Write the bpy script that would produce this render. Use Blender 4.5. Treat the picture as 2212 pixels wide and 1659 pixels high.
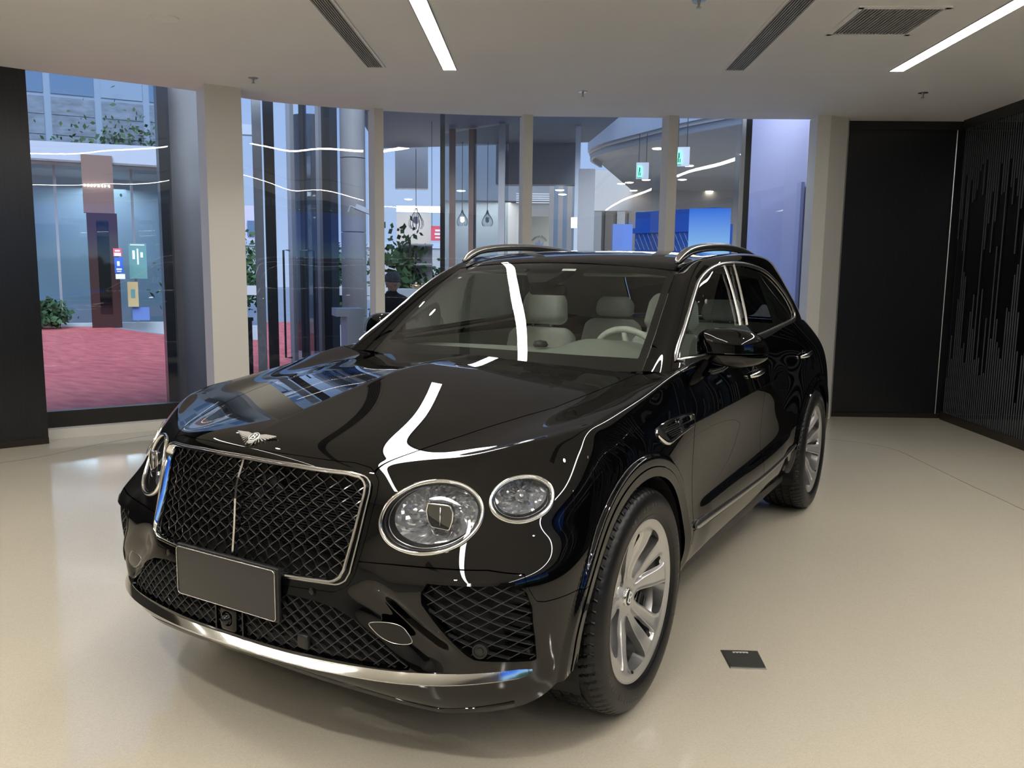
import bpy, math, random
import numpy as np
from mathutils import Matrix, Vector
random.seed(7); rng = np.random.default_rng(7)
for o in list(bpy.data.objects): bpy.data.objects.remove(o)
SC = bpy.context.scene
COL = SC.collection

# ------------------------------------------------------------------ camera
def cam_basis(yaw, pitch, roll):
    f = Vector((math.sin(yaw)*math.cos(pitch), math.cos(yaw)*math.cos(pitch), -math.sin(pitch)))
    r = Vector((math.cos(yaw), -math.sin(yaw), 0)); u = r.cross(f)
    c, s = math.cos(roll), math.sin(roll)
    return f, r*c+u*s, -r*s+u*c
cd = bpy.data.cameras.new('camera'); cam = bpy.data.objects.new('camera', cd); COL.objects.link(cam)
cd.sensor_fit = 'HORIZONTAL'; cd.sensor_width = 36.0; cd.lens = 1809.12/2212*36; cd.clip_start = .05; cd.clip_end = 400
_f, _r, _u = cam_basis(-.5285, .1355, .0120)
cam.matrix_world = Matrix(((_r.x, _u.x, -_f.x, 1.9819), (_r.y, _u.y, -_f.y, -2.6475), (_r.z, _u.z, -_f.z, 1.5328), (0, 0, 0, 1)))
SC.camera = cam

# ------------------------------------------------------------------ world, exposure
SC.view_settings.view_transform = 'Standard'; SC.view_settings.look = 'None'
SC.view_settings.gamma = 1; SC.view_settings.use_curve_mapping = False
SC.view_settings.exposure = 0.28
W = bpy.data.worlds.new('dusk_sky'); SC.world = W; W.use_nodes = True
nt = W.node_tree; nt.nodes.clear()
wo = nt.nodes.new('ShaderNodeOutputWorld'); bg = nt.nodes.new('ShaderNodeBackground')
tc = nt.nodes.new('ShaderNodeTexCoord'); sp = nt.nodes.new('ShaderNodeSeparateXYZ'); cr = nt.nodes.new('ShaderNodeValToRGB')
nt.links.new(tc.outputs['Generated'], sp.inputs[0]); nt.links.new(sp.outputs['Z'], cr.inputs[0])
nz = nt.nodes.new('ShaderNodeTexNoise'); nz.inputs['Scale'].default_value = 3.5; nz.inputs['Detail'].default_value = 5
mp = nt.nodes.new('ShaderNodeMapping'); mp.inputs['Scale'].default_value = (1, 1, 3.0)
nt.links.new(tc.outputs['Generated'], mp.inputs[0]); nt.links.new(mp.outputs[0], nz.inputs['Vector'])
cr.color_ramp.elements[0].position = 0.0; cr.color_ramp.elements[0].color = (.36, .46, .66, 1)
cr.color_ramp.elements[1].position = 0.5; cr.color_ramp.elements[1].color = (.17, .33, .72, 1)
mx = nt.nodes.new('ShaderNodeMix'); mx.data_type = 'RGBA'
cl = nt.nodes.new('ShaderNodeValToRGB'); cl.color_ramp.elements[0].position = .5; cl.color_ramp.elements[1].position = .75
cl.color_ramp.elements[1].color = (.45, .45, .45, 1)
nt.links.new(nz.outputs['Fac'], cl.inputs[0]); nt.links.new(cl.outputs[0], mx.inputs[0])
nt.links.new(cr.outputs[0], mx.inputs[6]); mx.inputs[7].default_value = (.40, .47, .62, 1)
nt.links.new(mx.outputs[2], bg.inputs['Color']); bg.inputs['Strength'].default_value = 1.15
nt.links.new(bg.outputs[0], wo.inputs['Surface'])

# ------------------------------------------------------------------ helpers
def tag(o, label=None, cat=None, group=None, kind=None):
    if label: o['label'] = label
    if cat: o['category'] = cat
    if group: o['group'] = group
    if kind: o['kind'] = kind
    return o
def empty(name, loc=(0, 0, 0), label=None, cat=None, group=None, rz=0):
    o = bpy.data.objects.new(name, None); o.empty_display_size = .1; COL.objects.link(o)
    o.location = loc; o.rotation_euler = (0, 0, rz)
    return tag(o, label, cat, group)
def dup(o, parent=None):
    c = o.copy(); COL.objects.link(c)
    if parent is not None: c.parent = parent
    for ch in list(o.children): dup(ch, c)
    return c
def obj(name, V, F, m=None, parent=None, smooth=False, normals=None, angle=None, kind=None):
    me = bpy.data.meshes.new(name)
    V = np.asarray(V, dtype=np.float32)
    if isinstance(F, np.ndarray) and F.ndim == 2:
        n, k = F.shape
        me.vertices.add(len(V)); me.vertices.foreach_set('co', V.ravel())
        me.loops.add(n*k); me.loops.foreach_set('vertex_index', F.astype(np.int32).ravel())
        me.polygons.add(n); me.polygons.foreach_set('loop_start', np.arange(0, n*k, k, dtype=np.int32))
        me.update(calc_edges=True); me.validate()
    else:
        me.from_pydata([tuple(map(float, v)) for v in V], [], [tuple(int(i) for i in f) for f in F]); me.update()
    if smooth or normals is not None:
        me.polygons.foreach_set('use_smooth', np.ones(len(me.polygons), dtype=bool))
    if angle is not None:
        me.polygons.foreach_set('use_smooth', np.ones(len(me.polygons), dtype=bool))
        me.set_sharp_from_angle(angle=math.radians(angle))
    if normals is not None and len(normals) == len(me.vertices):
        me.normals_split_custom_set_from_vertices([tuple(map(float, n)) for n in normals])
    if m is not None: me.materials.append(m)
    o = bpy.data.objects.new(name, me); COL.objects.link(o)
    if parent is not None: o.parent = parent
    if kind: o['kind'] = kind
    return o
class MB:
    """collects shapes, builds one mesh"""
    def __init__(s): s.V = []; s.F = []; s.n = 0
    def add(s, V, F):
        V = np.asarray(V, float)
        s.F += [tuple(int(i)+s.n for i in f) for f in F]; s.V.append(V); s.n += len(V); return s
    def box(s, a, b, M=None):
        x0, y0, z0 = a; x1, y1, z1 = b
        V = np.array([(x0,y0,z0),(x1,y0,z0),(x1,y1,z0),(x0,y1,z0),(x0,y0,z1),(x1,y0,z1),(x1,y1,z1),(x0,y1,z1)], float)
        if M is not None: V = xf(V, M)
        return s.add(V, [(0,3,2,1),(4,5,6,7),(0,1,5,4),(1,2,6,5),(2,3,7,6),(3,0,4,7)])
    def bbox(s, a, b, r=.01, M=None, seg=2):
        V, F = rbox(a, b, r, seg)
        if M is not None: V = xf(V, M)
        return s.add(V, F)
    def tube(s, P, r, n=8, closed=False, caps=True, prof=None, up=None):
        V, F = sweep(P, r, n, closed, caps, prof, up); return s.add(V, F)
    def lathe(s, prof, n=24, M=None, closed=False):
        V, F = lathe(prof, n, closed)
        if M is not None: V = xf(V, M)
        return s.add(V, F)
    def prism(s, P, z0, z1, M=None):
        """P: 2D outline ccw"""
        n = len(P); P = np.asarray(P, float)
        V = np.vstack([np.c_[P, np.full(n, z0)], np.c_[P, np.full(n, z1)]])
        F = [tuple(range(n))[::-1], tuple(range(n, 2*n))]+[(i, (i+1) % n, n+(i+1) % n, n+i) for i in range(n)]
        if M is not None: V = xf(V, M)
        return s.add(V, F)
    def wall(s, P, z0, z1, t=.02, closed=False):
        """vertical sheet of thickness t along plan polyline P"""
        P = np.asarray(P, float); n = len(P)
        d = np.gradient(P, axis=0); d /= np.linalg.norm(d, axis=1)[:, None]+1e-9
        nn = np.c_[-d[:, 1], d[:, 0]]*t/2
        V = []
        for q, z in ((P+nn, z0), (P+nn, z1), (P-nn, z1), (P-nn, z0)): V.append(np.c_[q, np.full(n, z)])
        V = np.vstack(V); F = []
        for i in range(n-1):
            for k in range(4):
                a, b = k*n, ((k+1) % 4)*n
                F.append((a+i, a+i+1, b+i+1, b+i))
        F += [(0, n, 2*n, 3*n), (n-1, 4*n-1, 3*n-1, 2*n-1)]
        return s.add(V, F)
    def build(s, name, m, parent=None, smooth=False, angle=None, kind=None):
        return obj(name, np.vstack(s.V), s.F, m, parent, smooth, None, angle, kind)
def xf(V, M):
    M = np.array(M, float); V = np.asarray(V, float)
    return V@M[:3, :3].T+M[:3, 3]
def frame(origin, x, y, z):
    M = np.eye(4); M[:3, 0] = x; M[:3, 1] = y; M[:3, 2] = z; M[:3, 3] = origin; return M
def rotz(a, o=(0, 0, 0)):
    c, s = math.cos(a), math.sin(a); return frame(o, (c, s, 0), (-s, c, 0), (0, 0, 1))
def unit(v): v = np.asarray(v, float); return v/(np.linalg.norm(v)+1e-12)
def rbox(a, b, r, seg=2):
    a = np.array(a, float); b = np.array(b, float); r = min(r, .499*float((b-a).min()))
    n = seg*2+2
    t = []
    for k in range(seg+1): t.append((0, k/seg))
    # build via cube sphere style grid
    def axis(lo, hi):
        return [lo]*(0)+[lo+r-r*math.cos(math.pi/2*k/seg) for k in range(0)]
    V = []; F = []; idx = {}
    m = seg
    g = [-1-0]+[]
    # param grid per face: -1..1 in (2m+1)+1 samples where rounding on the ends
    s = np.r_[np.tan(np.linspace(-math.pi/4, 0, m+1))[:-1]-0, [0]]
    def mp(c):
        inner = np.clip(c, a+r, b-r); return inner
    # sample face grids with coordinates in {lo..lo+r (m steps), hi-r..hi}
    def coords(lo, hi):
        return list(np.linspace(lo, lo+r, m+1))+list(np.linspace(hi-r, hi, m+1))
    C = [coords(a[i], b[i]) for i in range(3)]
    N = len(C[0])
    def vid(p):
        key = tuple(np.round(p, 6))
        if key not in idx:
            p = np.array(p, float); q = mp(p); d = p-q; L = np.linalg.norm(d)
            if L > 1e-9: p = q+d/L*r
            idx[key] = len(V); V.append(p)
        return idx[key]
    for ax in range(3):
        u, v = (ax+1) % 3, (ax+2) % 3
        for side in (0, 1):
            w = (a, b)[side][ax]
            for i in range(N-1):
                for j in range(N-1):
                    q = []
                    for (ii, jj) in ((i, j), (i+1, j), (i+1, j+1), (i, j+1)):
                        p = [0, 0, 0]; p[ax] = w; p[u] = C[u][ii]; p[v] = C[v][jj]; q.append(vid(p))
                    F.append(tuple(q) if side else tuple(q[::-1]))
    return np.array(V), F
def sweep(P, r, n=8, closed=False, caps=True, prof=None, up=None):
    P = np.asarray(P, float); m = len(P)
    if closed: d = np.roll(P, -1, 0)-np.roll(P, 1, 0)
    else: d = np.gradient(P, axis=0)
    d /= np.linalg.norm(d, axis=1)[:, None]+1e-12
    if prof is None:
        a = np.linspace(0, 2*math.pi, n, endpoint=False); prof = np.c_[np.cos(a), np.sin(a)]; rr = np.broadcast_to(r, (m,))
    else:
        prof = np.asarray(prof, float); n = len(prof); rr = np.broadcast_to(r, (m,))
    V = []; U = None
    if up is not None and np.ndim(up) == 1: up = np.broadcast_to(np.asarray(up, float), (m, 3))
    for i in range(m):
        if up is not None: U = up[i]-d[i]*(up[i]@d[i])
        elif U is None:
            w = np.array((0, 0, 1.)) if abs(d[i][2]) < .9 else np.array((1., 0, 0)); U = w-d[i]*(w@d[i])
        else: U = U-d[i]*(U@d[i])
        U = U/(np.linalg.norm(U)+1e-12); R = np.cross(d[i], U)
        V.append(P[i]+rr[i]*(prof[:, :1]*R+prof[:, 1:2]*U))
    V = np.vstack(V); F = []
    for i in range(m if closed else m-1):
        j = (i+1) % m
        for k in range(n):
            l = (k+1) % n
            F.append((i*n+k, i*n+l, j*n+l, j*n+k))
    if caps and not closed: F += [tuple(range(n))[::-1], tuple((m-1)*n+k for k in range(n))]
    return V, F
def lathe(prof, n=24, closed=False):
    """prof (r, h) pairs, axis z"""
    prof = np.asarray(prof, float); m = len(prof); V = []
    for i in range(n):
        a = 2*math.pi*i/n
        V.append(np.c_[prof[:, 0]*math.cos(a), prof[:, 0]*math.sin(a), prof[:, 1]])
    V = np.vstack(V); F = []
    for i in range(n):
        j = (i+1) % n
        for k in range(m if closed else m-1):
            l = (k+1) % m
            F.append((i*m+k, j*m+k, j*m+l, i*m+l))
    return V, F
def rrect(w, h, r, seg=5, cx=0, cy=0):
    P = []
    for (sx, sy, a0) in ((1, 1, 0), (-1, 1, 90), (-1, -1, 180), (1, -1, 270)):
        for k in range(seg+1):
            a = math.radians(a0+90*k/seg); P.append((cx+sx*(w/2-r)+r*math.cos(a), cy+sy*(h/2-r)+r*math.sin(a)))
    return np.array(P)
def spline(P, n=60, closed=False):
    """Catmull-Rom through points"""
    P = np.asarray(P, float)
    if closed: Q = np.vstack([P[-1], P, P[0], P[1]])
    else: Q = np.vstack([2*P[0]-P[1], P, 2*P[-1]-P[-2]])
    seg = len(Q)-3; out = []
    for t in np.linspace(0, seg, n, endpoint=not closed):
        i = min(int(t), seg-1); u = t-i; a, b, c, d = Q[i:i+4]
        out.append(.5*((2*b)+(-a+c)*u+(2*a-5*b+4*c-d)*u*u+(-a+3*b-3*c+d)*u**3))
    return np.array(out)
def text_mesh(s, size, depth, font=None, shear=0):
    cu = bpy.data.curves.new('t', 'FONT'); cu.body = s; cu.size = size; cu.extrude = depth/2; cu.align_x = 'CENTER'; cu.align_y = 'CENTER'; cu.shear = shear
    cu.resolution_u = 3
    o = bpy.data.objects.new('t', cu); COL.objects.link(o)
    dg = bpy.context.evaluated_depsgraph_get(); me = bpy.data.meshes.new_from_object(o.evaluated_get(dg))
    V = np.array([v.co[:] for v in me.vertices]); F = [tuple(p.vertices) for p in me.polygons]
    bpy.data.objects.remove(o); bpy.data.curves.remove(cu); bpy.data.meshes.remove(me)
    return V.reshape(-1, 3), F

# ------------------------------------------------------------------ materials
def mat(name, color=(.5, .5, .5), rough=.5, metal=0, coat=0, spec=.5, trans=0, emit=None, estr=0, alpha=1, ior=1.45, coat_rough=.02):
    m = bpy.data.materials.new(name); m.use_nodes = True; b = m.node_tree.nodes['Principled BSDF']
    b.inputs['Base Color'].default_value = (*color, 1); b.inputs['Roughness'].default_value = rough
    b.inputs['Metallic'].default_value = metal; b.inputs['Coat Weight'].default_value = coat; b.inputs['Coat Roughness'].default_value = coat_rough
    b.inputs['Specular IOR Level'].default_value = spec; b.inputs['Transmission Weight'].default_value = trans
    b.inputs['IOR'].default_value = ior; b.inputs['Alpha'].default_value = alpha
    if emit: b.inputs['Emission Color'].default_value = (*emit, 1); b.inputs['Emission Strength'].default_value = estr
    return m
def noise_tint(m, scale=5, amt=.1, detail=4, coord='Object', stretch=(1, 1, 1), bump=0, bscale=None, rough_amt=0):
    nt = m.node_tree; b = nt.nodes['Principled BSDF']; c = list(b.inputs['Base Color'].default_value)
    tc = nt.nodes.new('ShaderNodeTexCoord'); mp = nt.nodes.new('ShaderNodeMapping'); mp.inputs['Scale'].default_value = stretch
    n = nt.nodes.new('ShaderNodeTexNoise'); n.inputs['Scale'].default_value = scale; n.inputs['Detail'].default_value = detail
    nt.links.new(tc.outputs[coord], mp.inputs[0]); nt.links.new(mp.outputs[0], n.inputs['Vector'])
    r = nt.nodes.new('ShaderNodeValToRGB'); nt.links.new(n.outputs['Fac'], r.inputs[0])
    r.color_ramp.elements[0].position = .3; r.color_ramp.elements[1].position = .7
    r.color_ramp.elements[0].color = (*[v*(1-amt) for v in c[:3]], 1); r.color_ramp.elements[1].color = (*[min(1, v*(1+amt)) for v in c[:3]], 1)
    nt.links.new(r.outputs[0], b.inputs['Base Color'])
    if bump:
        n2 = nt.nodes.new('ShaderNodeTexNoise'); n2.inputs['Scale'].default_value = bscale or scale*8; nt.links.new(mp.outputs[0], n2.inputs['Vector'])
        bp = nt.nodes.new('ShaderNodeBump'); bp.inputs['Strength'].default_value = bump; bp.inputs['Distance'].default_value = .002
        nt.links.new(n2.outputs['Fac'], bp.inputs['Height']); nt.links.new(bp.outputs[0], b.inputs['Normal'])
    return m
def thin_glass(name, tint=(1, 1, 1), ior=1.5, boost=1.0, wave=0, wscale=1.0, wstretch=(1, 1, 1), rough=0.0):
    m = bpy.data.materials.new(name); m.use_nodes = True; nt = m.node_tree; nt.nodes.clear()
    out = nt.nodes.new('ShaderNodeOutputMaterial'); mixs = nt.nodes.new('ShaderNodeMixShader')
    tr = nt.nodes.new('ShaderNodeBsdfTransparent'); tr.inputs[0].default_value = (*tint, 1)
    gl = nt.nodes.new('ShaderNodeBsdfGlossy'); gl.inputs['Roughness'].default_value = rough; gl.inputs['Color'].default_value = (1, 1, 1, 1)
    fr = nt.nodes.new('ShaderNodeFresnel'); fr.inputs['IOR'].default_value = ior
    mu = nt.nodes.new('ShaderNodeMath'); mu.operation = 'MULTIPLY'; mu.inputs[1].default_value = boost; mu.use_clamp = True
    nt.links.new(fr.outputs[0], mu.inputs[0]); nt.links.new(mu.outputs[0], mixs.inputs[0])
    nt.links.new(tr.outputs[0], mixs.inputs[1]); nt.links.new(gl.outputs[0], mixs.inputs[2]); nt.links.new(mixs.outputs[0], out.inputs[0])
    if wave:
        tc = nt.nodes.new('ShaderNodeTexCoord'); mp = nt.nodes.new('ShaderNodeMapping'); mp.inputs['Scale'].default_value = wstretch
        n = nt.nodes.new('ShaderNodeTexNoise'); n.inputs['Scale'].default_value = wscale; n.inputs['Detail'].default_value = 1
        nt.links.new(tc.outputs['Object'], mp.inputs[0]); nt.links.new(mp.outputs[0], n.inputs['Vector'])
        bp = nt.nodes.new('ShaderNodeBump'); bp.inputs['Strength'].default_value = 1; bp.inputs['Distance'].default_value = wave
        nt.links.new(n.outputs['Fac'], bp.inputs['Height']); nt.links.new(bp.outputs[0], gl.inputs['Normal'])
    return m
# ------------------------------------------------------------------ daylight sun, and fill spots added without fixtures to brighten the showroom
DX = np.array((.475, -.880)); DX /= np.linalg.norm(DX); PX = np.array((-DX[1], DX[0]))   # room axis and its normal (to the right)
def light(kind, name, loc, to, energy, size=.1, color=(1, .95, .88), spot=1.6, blend=.8):
    l = bpy.data.lights.new(name, kind); l.energy = energy; l.color = color
    if kind == 'AREA': l.shape = 'SQUARE'; l.size = size
    if kind == 'SPOT': l.spot_size = spot; l.spot_blend = blend; l.shadow_soft_size = size
    o = bpy.data.objects.new(name, l); COL.objects.link(o); o.location = loc
    o.rotation_euler = (Vector(to)-Vector(loc)).to_track_quat('-Z', 'Y').to_euler(); return o
HC = 3.1
sun = bpy.data.lights.new('daylight', 'SUN'); sun.energy = 4.2; sun.angle = math.radians(50); sun.color = (.86, .92, 1)
so = bpy.data.objects.new('daylight', sun); COL.objects.link(so); so.rotation_euler = (Vector((-.55, .62, -.80))).to_track_quat('-Z', 'Y').to_euler()
FILL_SPOTS = [(2.6, .2), (3.6, 2.4), (2.3, 3.8), (3.4, -1.8), (.9, -2.9), (-1.6, -1.6), (-3.0, .3), (-2.0, -4.4), (1.0, -5.6), (4.6, -4.2), (4.8, .6), (-2.9, 2.2), (-4.4, -3.0), (3.0, -6.5)]
for i, (x, y) in enumerate(FILL_SPOTS):
    light('SPOT', 'fill_spot', (x, y, HC-.06), (x, y, 0), (46 if y > -2.7 and x < 4.3 else 170), .05, (1, .955, .89), 2.2, .9)
# ------------------------------------------------------------------ room materials
M_ceil = mat('ceiling_paint', (.86, .845, .815), .75); noise_tint(M_ceil, 1.2, .02)
M_post = mat('white_post_paint', (.70, .68, .63), .5)
M_black = mat('black_brushed_panel', (.009, .0095, .0115), .30, coat=.5, coat_rough=.22); noise_tint(M_black, 6, .35, stretch=(18, 18, .4))
M_frame = mat('dark_bronze_frame', (.035, .032, .03), .35, .4)
M_base = mat('dark_skirting', (.022, .016, .013), .35)
M_glass = thin_glass('window_glass', (.86, .92, .96), 1.5, 2.0, wave=.010, wscale=.9, wstretch=(1, 1, .5))
M_part = thin_glass('partition_glass', (.62, .64, .66), 1.5, 1.0)
M_stripe = mat('frosted_stripe', (.075, .08, .085), .6, alpha=1)
M_strip = mat('light_strip', (1, 1, 1), .5, emit=(1, .985, .95), estr=26)
M_vent = mat('vent_slat_paint', (.42, .40, .37), .5)
M_ventd = mat('vent_dark', (.02, .02, .02), .8)
# terrazzo floor
M_floor = mat('cream_terrazzo', (.585, .52, .40), .16, coat=.0)
nt = M_floor.node_tree; b = nt.nodes['Principled BSDF']; tc = nt.nodes.new('ShaderNodeTexCoord')
vo = nt.nodes.new('ShaderNodeTexVoronoi'); vo.inputs['Scale'].default_value = 130; nt.links.new(tc.outputs['Object'], vo.inputs['Vector'])
r1 = nt.nodes.new('ShaderNodeValToRGB'); r1.color_ramp.elements[0].position = .10; r1.color_ramp.elements[0].color = (.40, .35, .27, 1); r1.color_ramp.elements[1].position = .22; r1.color_ramp.elements[1].color = (.545, .500, .410, 1)
nt.links.new(vo.outputs['Distance'], r1.inputs[0])
vc = nt.nodes.new('ShaderNodeTexVoronoi'); vc.inputs['Scale'].default_value = 240; nt.links.new(tc.outputs['Object'], vc.inputs['Vector'])
hs = nt.nodes.new('ShaderNodeValToRGB'); hs.color_ramp.elements[0].color = (.490, .440, .350, 1); hs.color_ramp.elements[1].color = (.585, .535, .440, 1)
sc = nt.nodes.new('ShaderNodeSeparateColor'); nt.links.new(vc.outputs['Color'], sc.inputs[0]); nt.links.new(sc.outputs[0], hs.inputs[0])
mx = nt.nodes.new('ShaderNodeMix'); mx.data_type = 'RGBA'; mx.inputs[0].default_value = .55
nt.links.new(r1.outputs[0], mx.inputs[6]); nt.links.new(hs.outputs[0], mx.inputs[7])
n = nt.nodes.new('ShaderNodeTexNoise'); n.inputs['Scale'].default_value = .8; n.inputs['Detail'].default_value = 5; nt.links.new(tc.outputs['Object'], n.inputs['Vector'])
r2 = nt.nodes.new('ShaderNodeValToRGB'); r2.color_ramp.elements[0].color = (.93, .93, .94, 1); r2.color_ramp.elements[1].color = (1.05, 1.04, 1.0, 1); nt.links.new(n.outputs['Fac'], r2.inputs[0])
mm = nt.nodes.new('ShaderNodeMix'); mm.data_type = 'RGBA'; mm.blend_type = 'MULTIPLY'; mm.inputs[0].default_value = 1
nt.links.new(mx.outputs[2], mm.inputs[6]); nt.links.new(r2.outputs[0], mm.inputs[7]); nt.links.new(mm.outputs[2], b.inputs['Base Color'])
n3 = nt.nodes.new('ShaderNodeTexNoise'); n3.inputs['Scale'].default_value = 2.2; nt.links.new(tc.outputs['Object'], n3.inputs['Vector'])
r3 = nt.nodes.new('ShaderNodeMapRange'); r3.inputs[3].default_value = .05; r3.inputs[4].default_value = .13; nt.links.new(n3.outputs['Fac'], r3.inputs[0]); nt.links.new(r3.outputs[0], b.inputs['Roughness'])
# ------------------------------------------------------------------ shell
EDGE = spline([(-5.30,.95),(-5.057,1.486),(-4.777,2.047),(-4.50,2.62),(-4.28,3.25),(-4.020,3.66),(-3.648,4.116),(-3.025,4.680),(-2.432,5.092),(-1.741,5.495),(-1.143,5.852),(-.51,6.226),(.133,6.575),(.43,6.74)], 90)
dE = np.gradient(EDGE, axis=0); dE /= np.linalg.norm(dE, axis=1)[:, None]; nE = np.c_[-dE[:, 1], dE[:, 0]]     # outward normal
GLS = EDGE+nE*.30
WR = [(.43, 6.83), (1.455, 7.39), (3.2, 8.34)]
inner = [tuple(p) for p in EDGE]+[(.43, 6.83), (1.455, 7.39), (3.2, 8.34), (10.5, 4.5), (6.0, -10.5), (-8.2, -6.5), (-5.9, -.6)]
m = MB(); m.prism(np.array([tuple(p) for p in GLS]+inner[90:])[::-1], -.30, 0); fl = tag(m.build('floor', M_floor), kind='structure')
m = MB(); m.prism(np.array(inner)[::-1], HC, HC+.14); cl = tag(m.build('ceiling', M_ceil), kind='structure')
m = MB(); m.prism(np.array([tuple(p) for p in EDGE]+[tuple(p) for p in (EDGE+nE*.55)[::-1]])[::-1], HC+.24, HC+.30); tag(m.build('trim_1', M_frame), kind='structure')
# upstand, bottom frame and the panes between the posts
m = MB(); m.wall(EDGE+nE*.20, 0, .085, .10); tag(m.build('baseboard_left', M_post), kind='structure')
cuts = [(-5.20, 1.15), (-4.36, 2.80), (-3.55, 4.15), (-2.36, 5.10), (-1.06, 5.86), (.20, 6.60)]
idx = [int(np.argmin(((EDGE-np.array(c))**2).sum(1))) for c in cuts]
k = 0
for a, b_ in zip(idx[:-1], idx[1:]):
    k += 1; seg = GLS[a:b_+1]
    m = MB(); m.wall(seg, .085, .23, .09); m.wall(seg, HC+.165, HC+.24, .08); w_ = tag(m.build('window_%d' % k, M_frame), kind='structure')
    n = len(seg); 
    # fine grid so the pane takes the curve smoothly
    V = []; rows = 2
    for z in (.23, HC+.20): V.append(np.c_[seg, np.full(n, z)])
    obj('pane', np.vstack(V), [(i, i+1, n+i+1, n+i) for i in range(n-1)], M_glass, w_, smooth=True)
def post(P, name='window_post', label=None, z1=HC):
    m = MB(); m.prism(np.array(P), 0, z1); o = m.build(name, M_post); tag(o, kind='structure'); return o
def quad(a, b, depth):
    a = np.array(a); b = np.array(b); t = unit(b-a); nn = np.array((-t[1], t[0])); return [a, b, b+nn*depth, a+nn*depth]
col = [(-4.145, 2.493), (-4.002, 2.774), (-4.302, 2.937), (-4.445, 2.656)]
post(col, 'trim_2'); 
post(quad((-3.535, 4.037), (-3.484, 4.117), .20), 'trim_3'); post(quad((-2.381, 5.002), (-2.309, 5.066), .20), 'trim_4'); post(quad((-1.089, 5.704), (-1.011, 5.772), .20), 'trim_5')
post([(.231, 6.350), (.345, 6.42), (.47, 6.66), (.44, 7.0), (.10, 6.95), (.10, 6.62)], 'trim_6')
# left dark wall and right dark wall
LW = np.array([(-5.045, 1.465), (-5.50, .25), (-5.9, -.8), (-8.2, -6.6)])
t = unit(LW[1]-LW[0]); nn = np.array((t[1], -t[0]))
m = MB(); m.wall(np.array([LW[0]+nn*.12, LW[1]+nn*.12, LW[2]+nn*.12, LW[3]+nn*.12])+0, .0, 3.16, .24); tag(m.build('wall_left', M_black), kind='structure')
m = MB(); m.wall(np.array([LW[0]-nn*.005, LW[1]-nn*.005, LW[2]-nn*.005]), 0, .055, .02); tag(m.build('baseboard_corner', M_base), kind='structure')
WRa = np.array(WR); t = unit(WRa[1]-WRa[0]); nn = np.array((-t[1], t[0]))
m = MB(); m.wall(WRa+nn*.10, 0, 3.2, .18); wr = tag(m.build('wall_right', M_black), kind='structure')
m = MB(); m.wall(WRa-nn*.005, HC-.085, HC, .03); m.build('wall_header', M_frame, wr)
m = MB(); m.wall(WRa-nn*.006, 0, .045, .03); m.build('wall_skirting', M_base, wr)
m = MB(); m.wall(np.array([WRa[1]-t*.004, WRa[1]+t*.004])-nn*.004, .05, HC-.08, .012); m.build('joint_strip', M_satin0, wr) if False else None
M_joint = mat('aluminium_joint', (.55, .55, .55), .3, 1)
m = MB(); q = WRa[1]-t*.03; m.box((q[0]-.004, q[1]-.02, .05), (q[0]+.004, q[1]-.012, HC-.085)); m.build('joint_strip', M_joint, wr)
tag(MB().wall(np.array([(3.2, 8.34), (10.5, 4.5), (6.0, -10.5)]), 0, 3.2, .1).build('wall_far', mat('grey_wall_paint', (.10, .095, .09), .6)), kind='structure')
tag(MB().wall(np.array([(6.0, -10.5), (-8.2, -6.5)]), 0, 3.2, .1).build('wall_back', mat('warm_wall_paint', (.62, .60, .56), .6)), kind='structure')
# striped glass partition
PA = np.array([1.50, 7.32]); n_ = 12.5
PB_ = PA+DX*n_
part = empty('glass_partition', (PA[0], PA[1], 0), 'tall dark-framed glass partition printed with vertical grey stripes on the right', 'partition')
Mi = Matrix.Translation((-PA[0], -PA[1], 0))
def pl(mb, name, m_, **k): 
    o = mb.build(name, m_, part, **k); o.matrix_parent_inverse = Matrix.Identity(4); o.location = (-PA[0], -PA[1], 0); return o
pl(MB().wall(np.array([PA, PB_]), 0, .085, .05), 'bottom_rail', M_base)
pl(MB().wall(np.array([PA, PB_]), HC-.10, HC, .05), 'top_rail', M_frame)
V = np.array([(*PA, .085), (*PB_, .085), (*PB_, HC-.10), (*PA, HC-.10)]); o = obj('pane', V, [(0, 1, 2, 3)], M_part, part); o.location = (-PA[0], -PA[1], 0)
for dd in (1.62, 4.6, 7.6, 10.6):
    q = PA+DX*dd; pl(MB().wall(np.array([q-DX*.03, q+DX*.03]), .085, HC-.10, .05), 'mullion', M_frame)
r_ = random.Random(3)
off = -PX*.012
for i in range(150):
    d = .05+i*.0385; 
    if d > 5.6: break
    q = PA+DX*d+off; w = .0075
    hb = .25+1.1*abs(math.sin(i*.37))*abs(math.sin(i*1.31+.5))+.5*r_.random()
    ht = .25+.85*abs(math.sin(i*.23+1))*abs(math.cos(i*.9))+.25*r_.random()
    full = (i % 9 == 4)
    for (z0, z1) in ([(.085, HC-.10)] if full else [(.085, .085+hb), (HC-.10-ht, HC-.10)]):
        pl(MB().wall(np.array([q-DX*w, q+DX*w]), z0, z1, .003), 'stripe', M_stripe)
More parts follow.
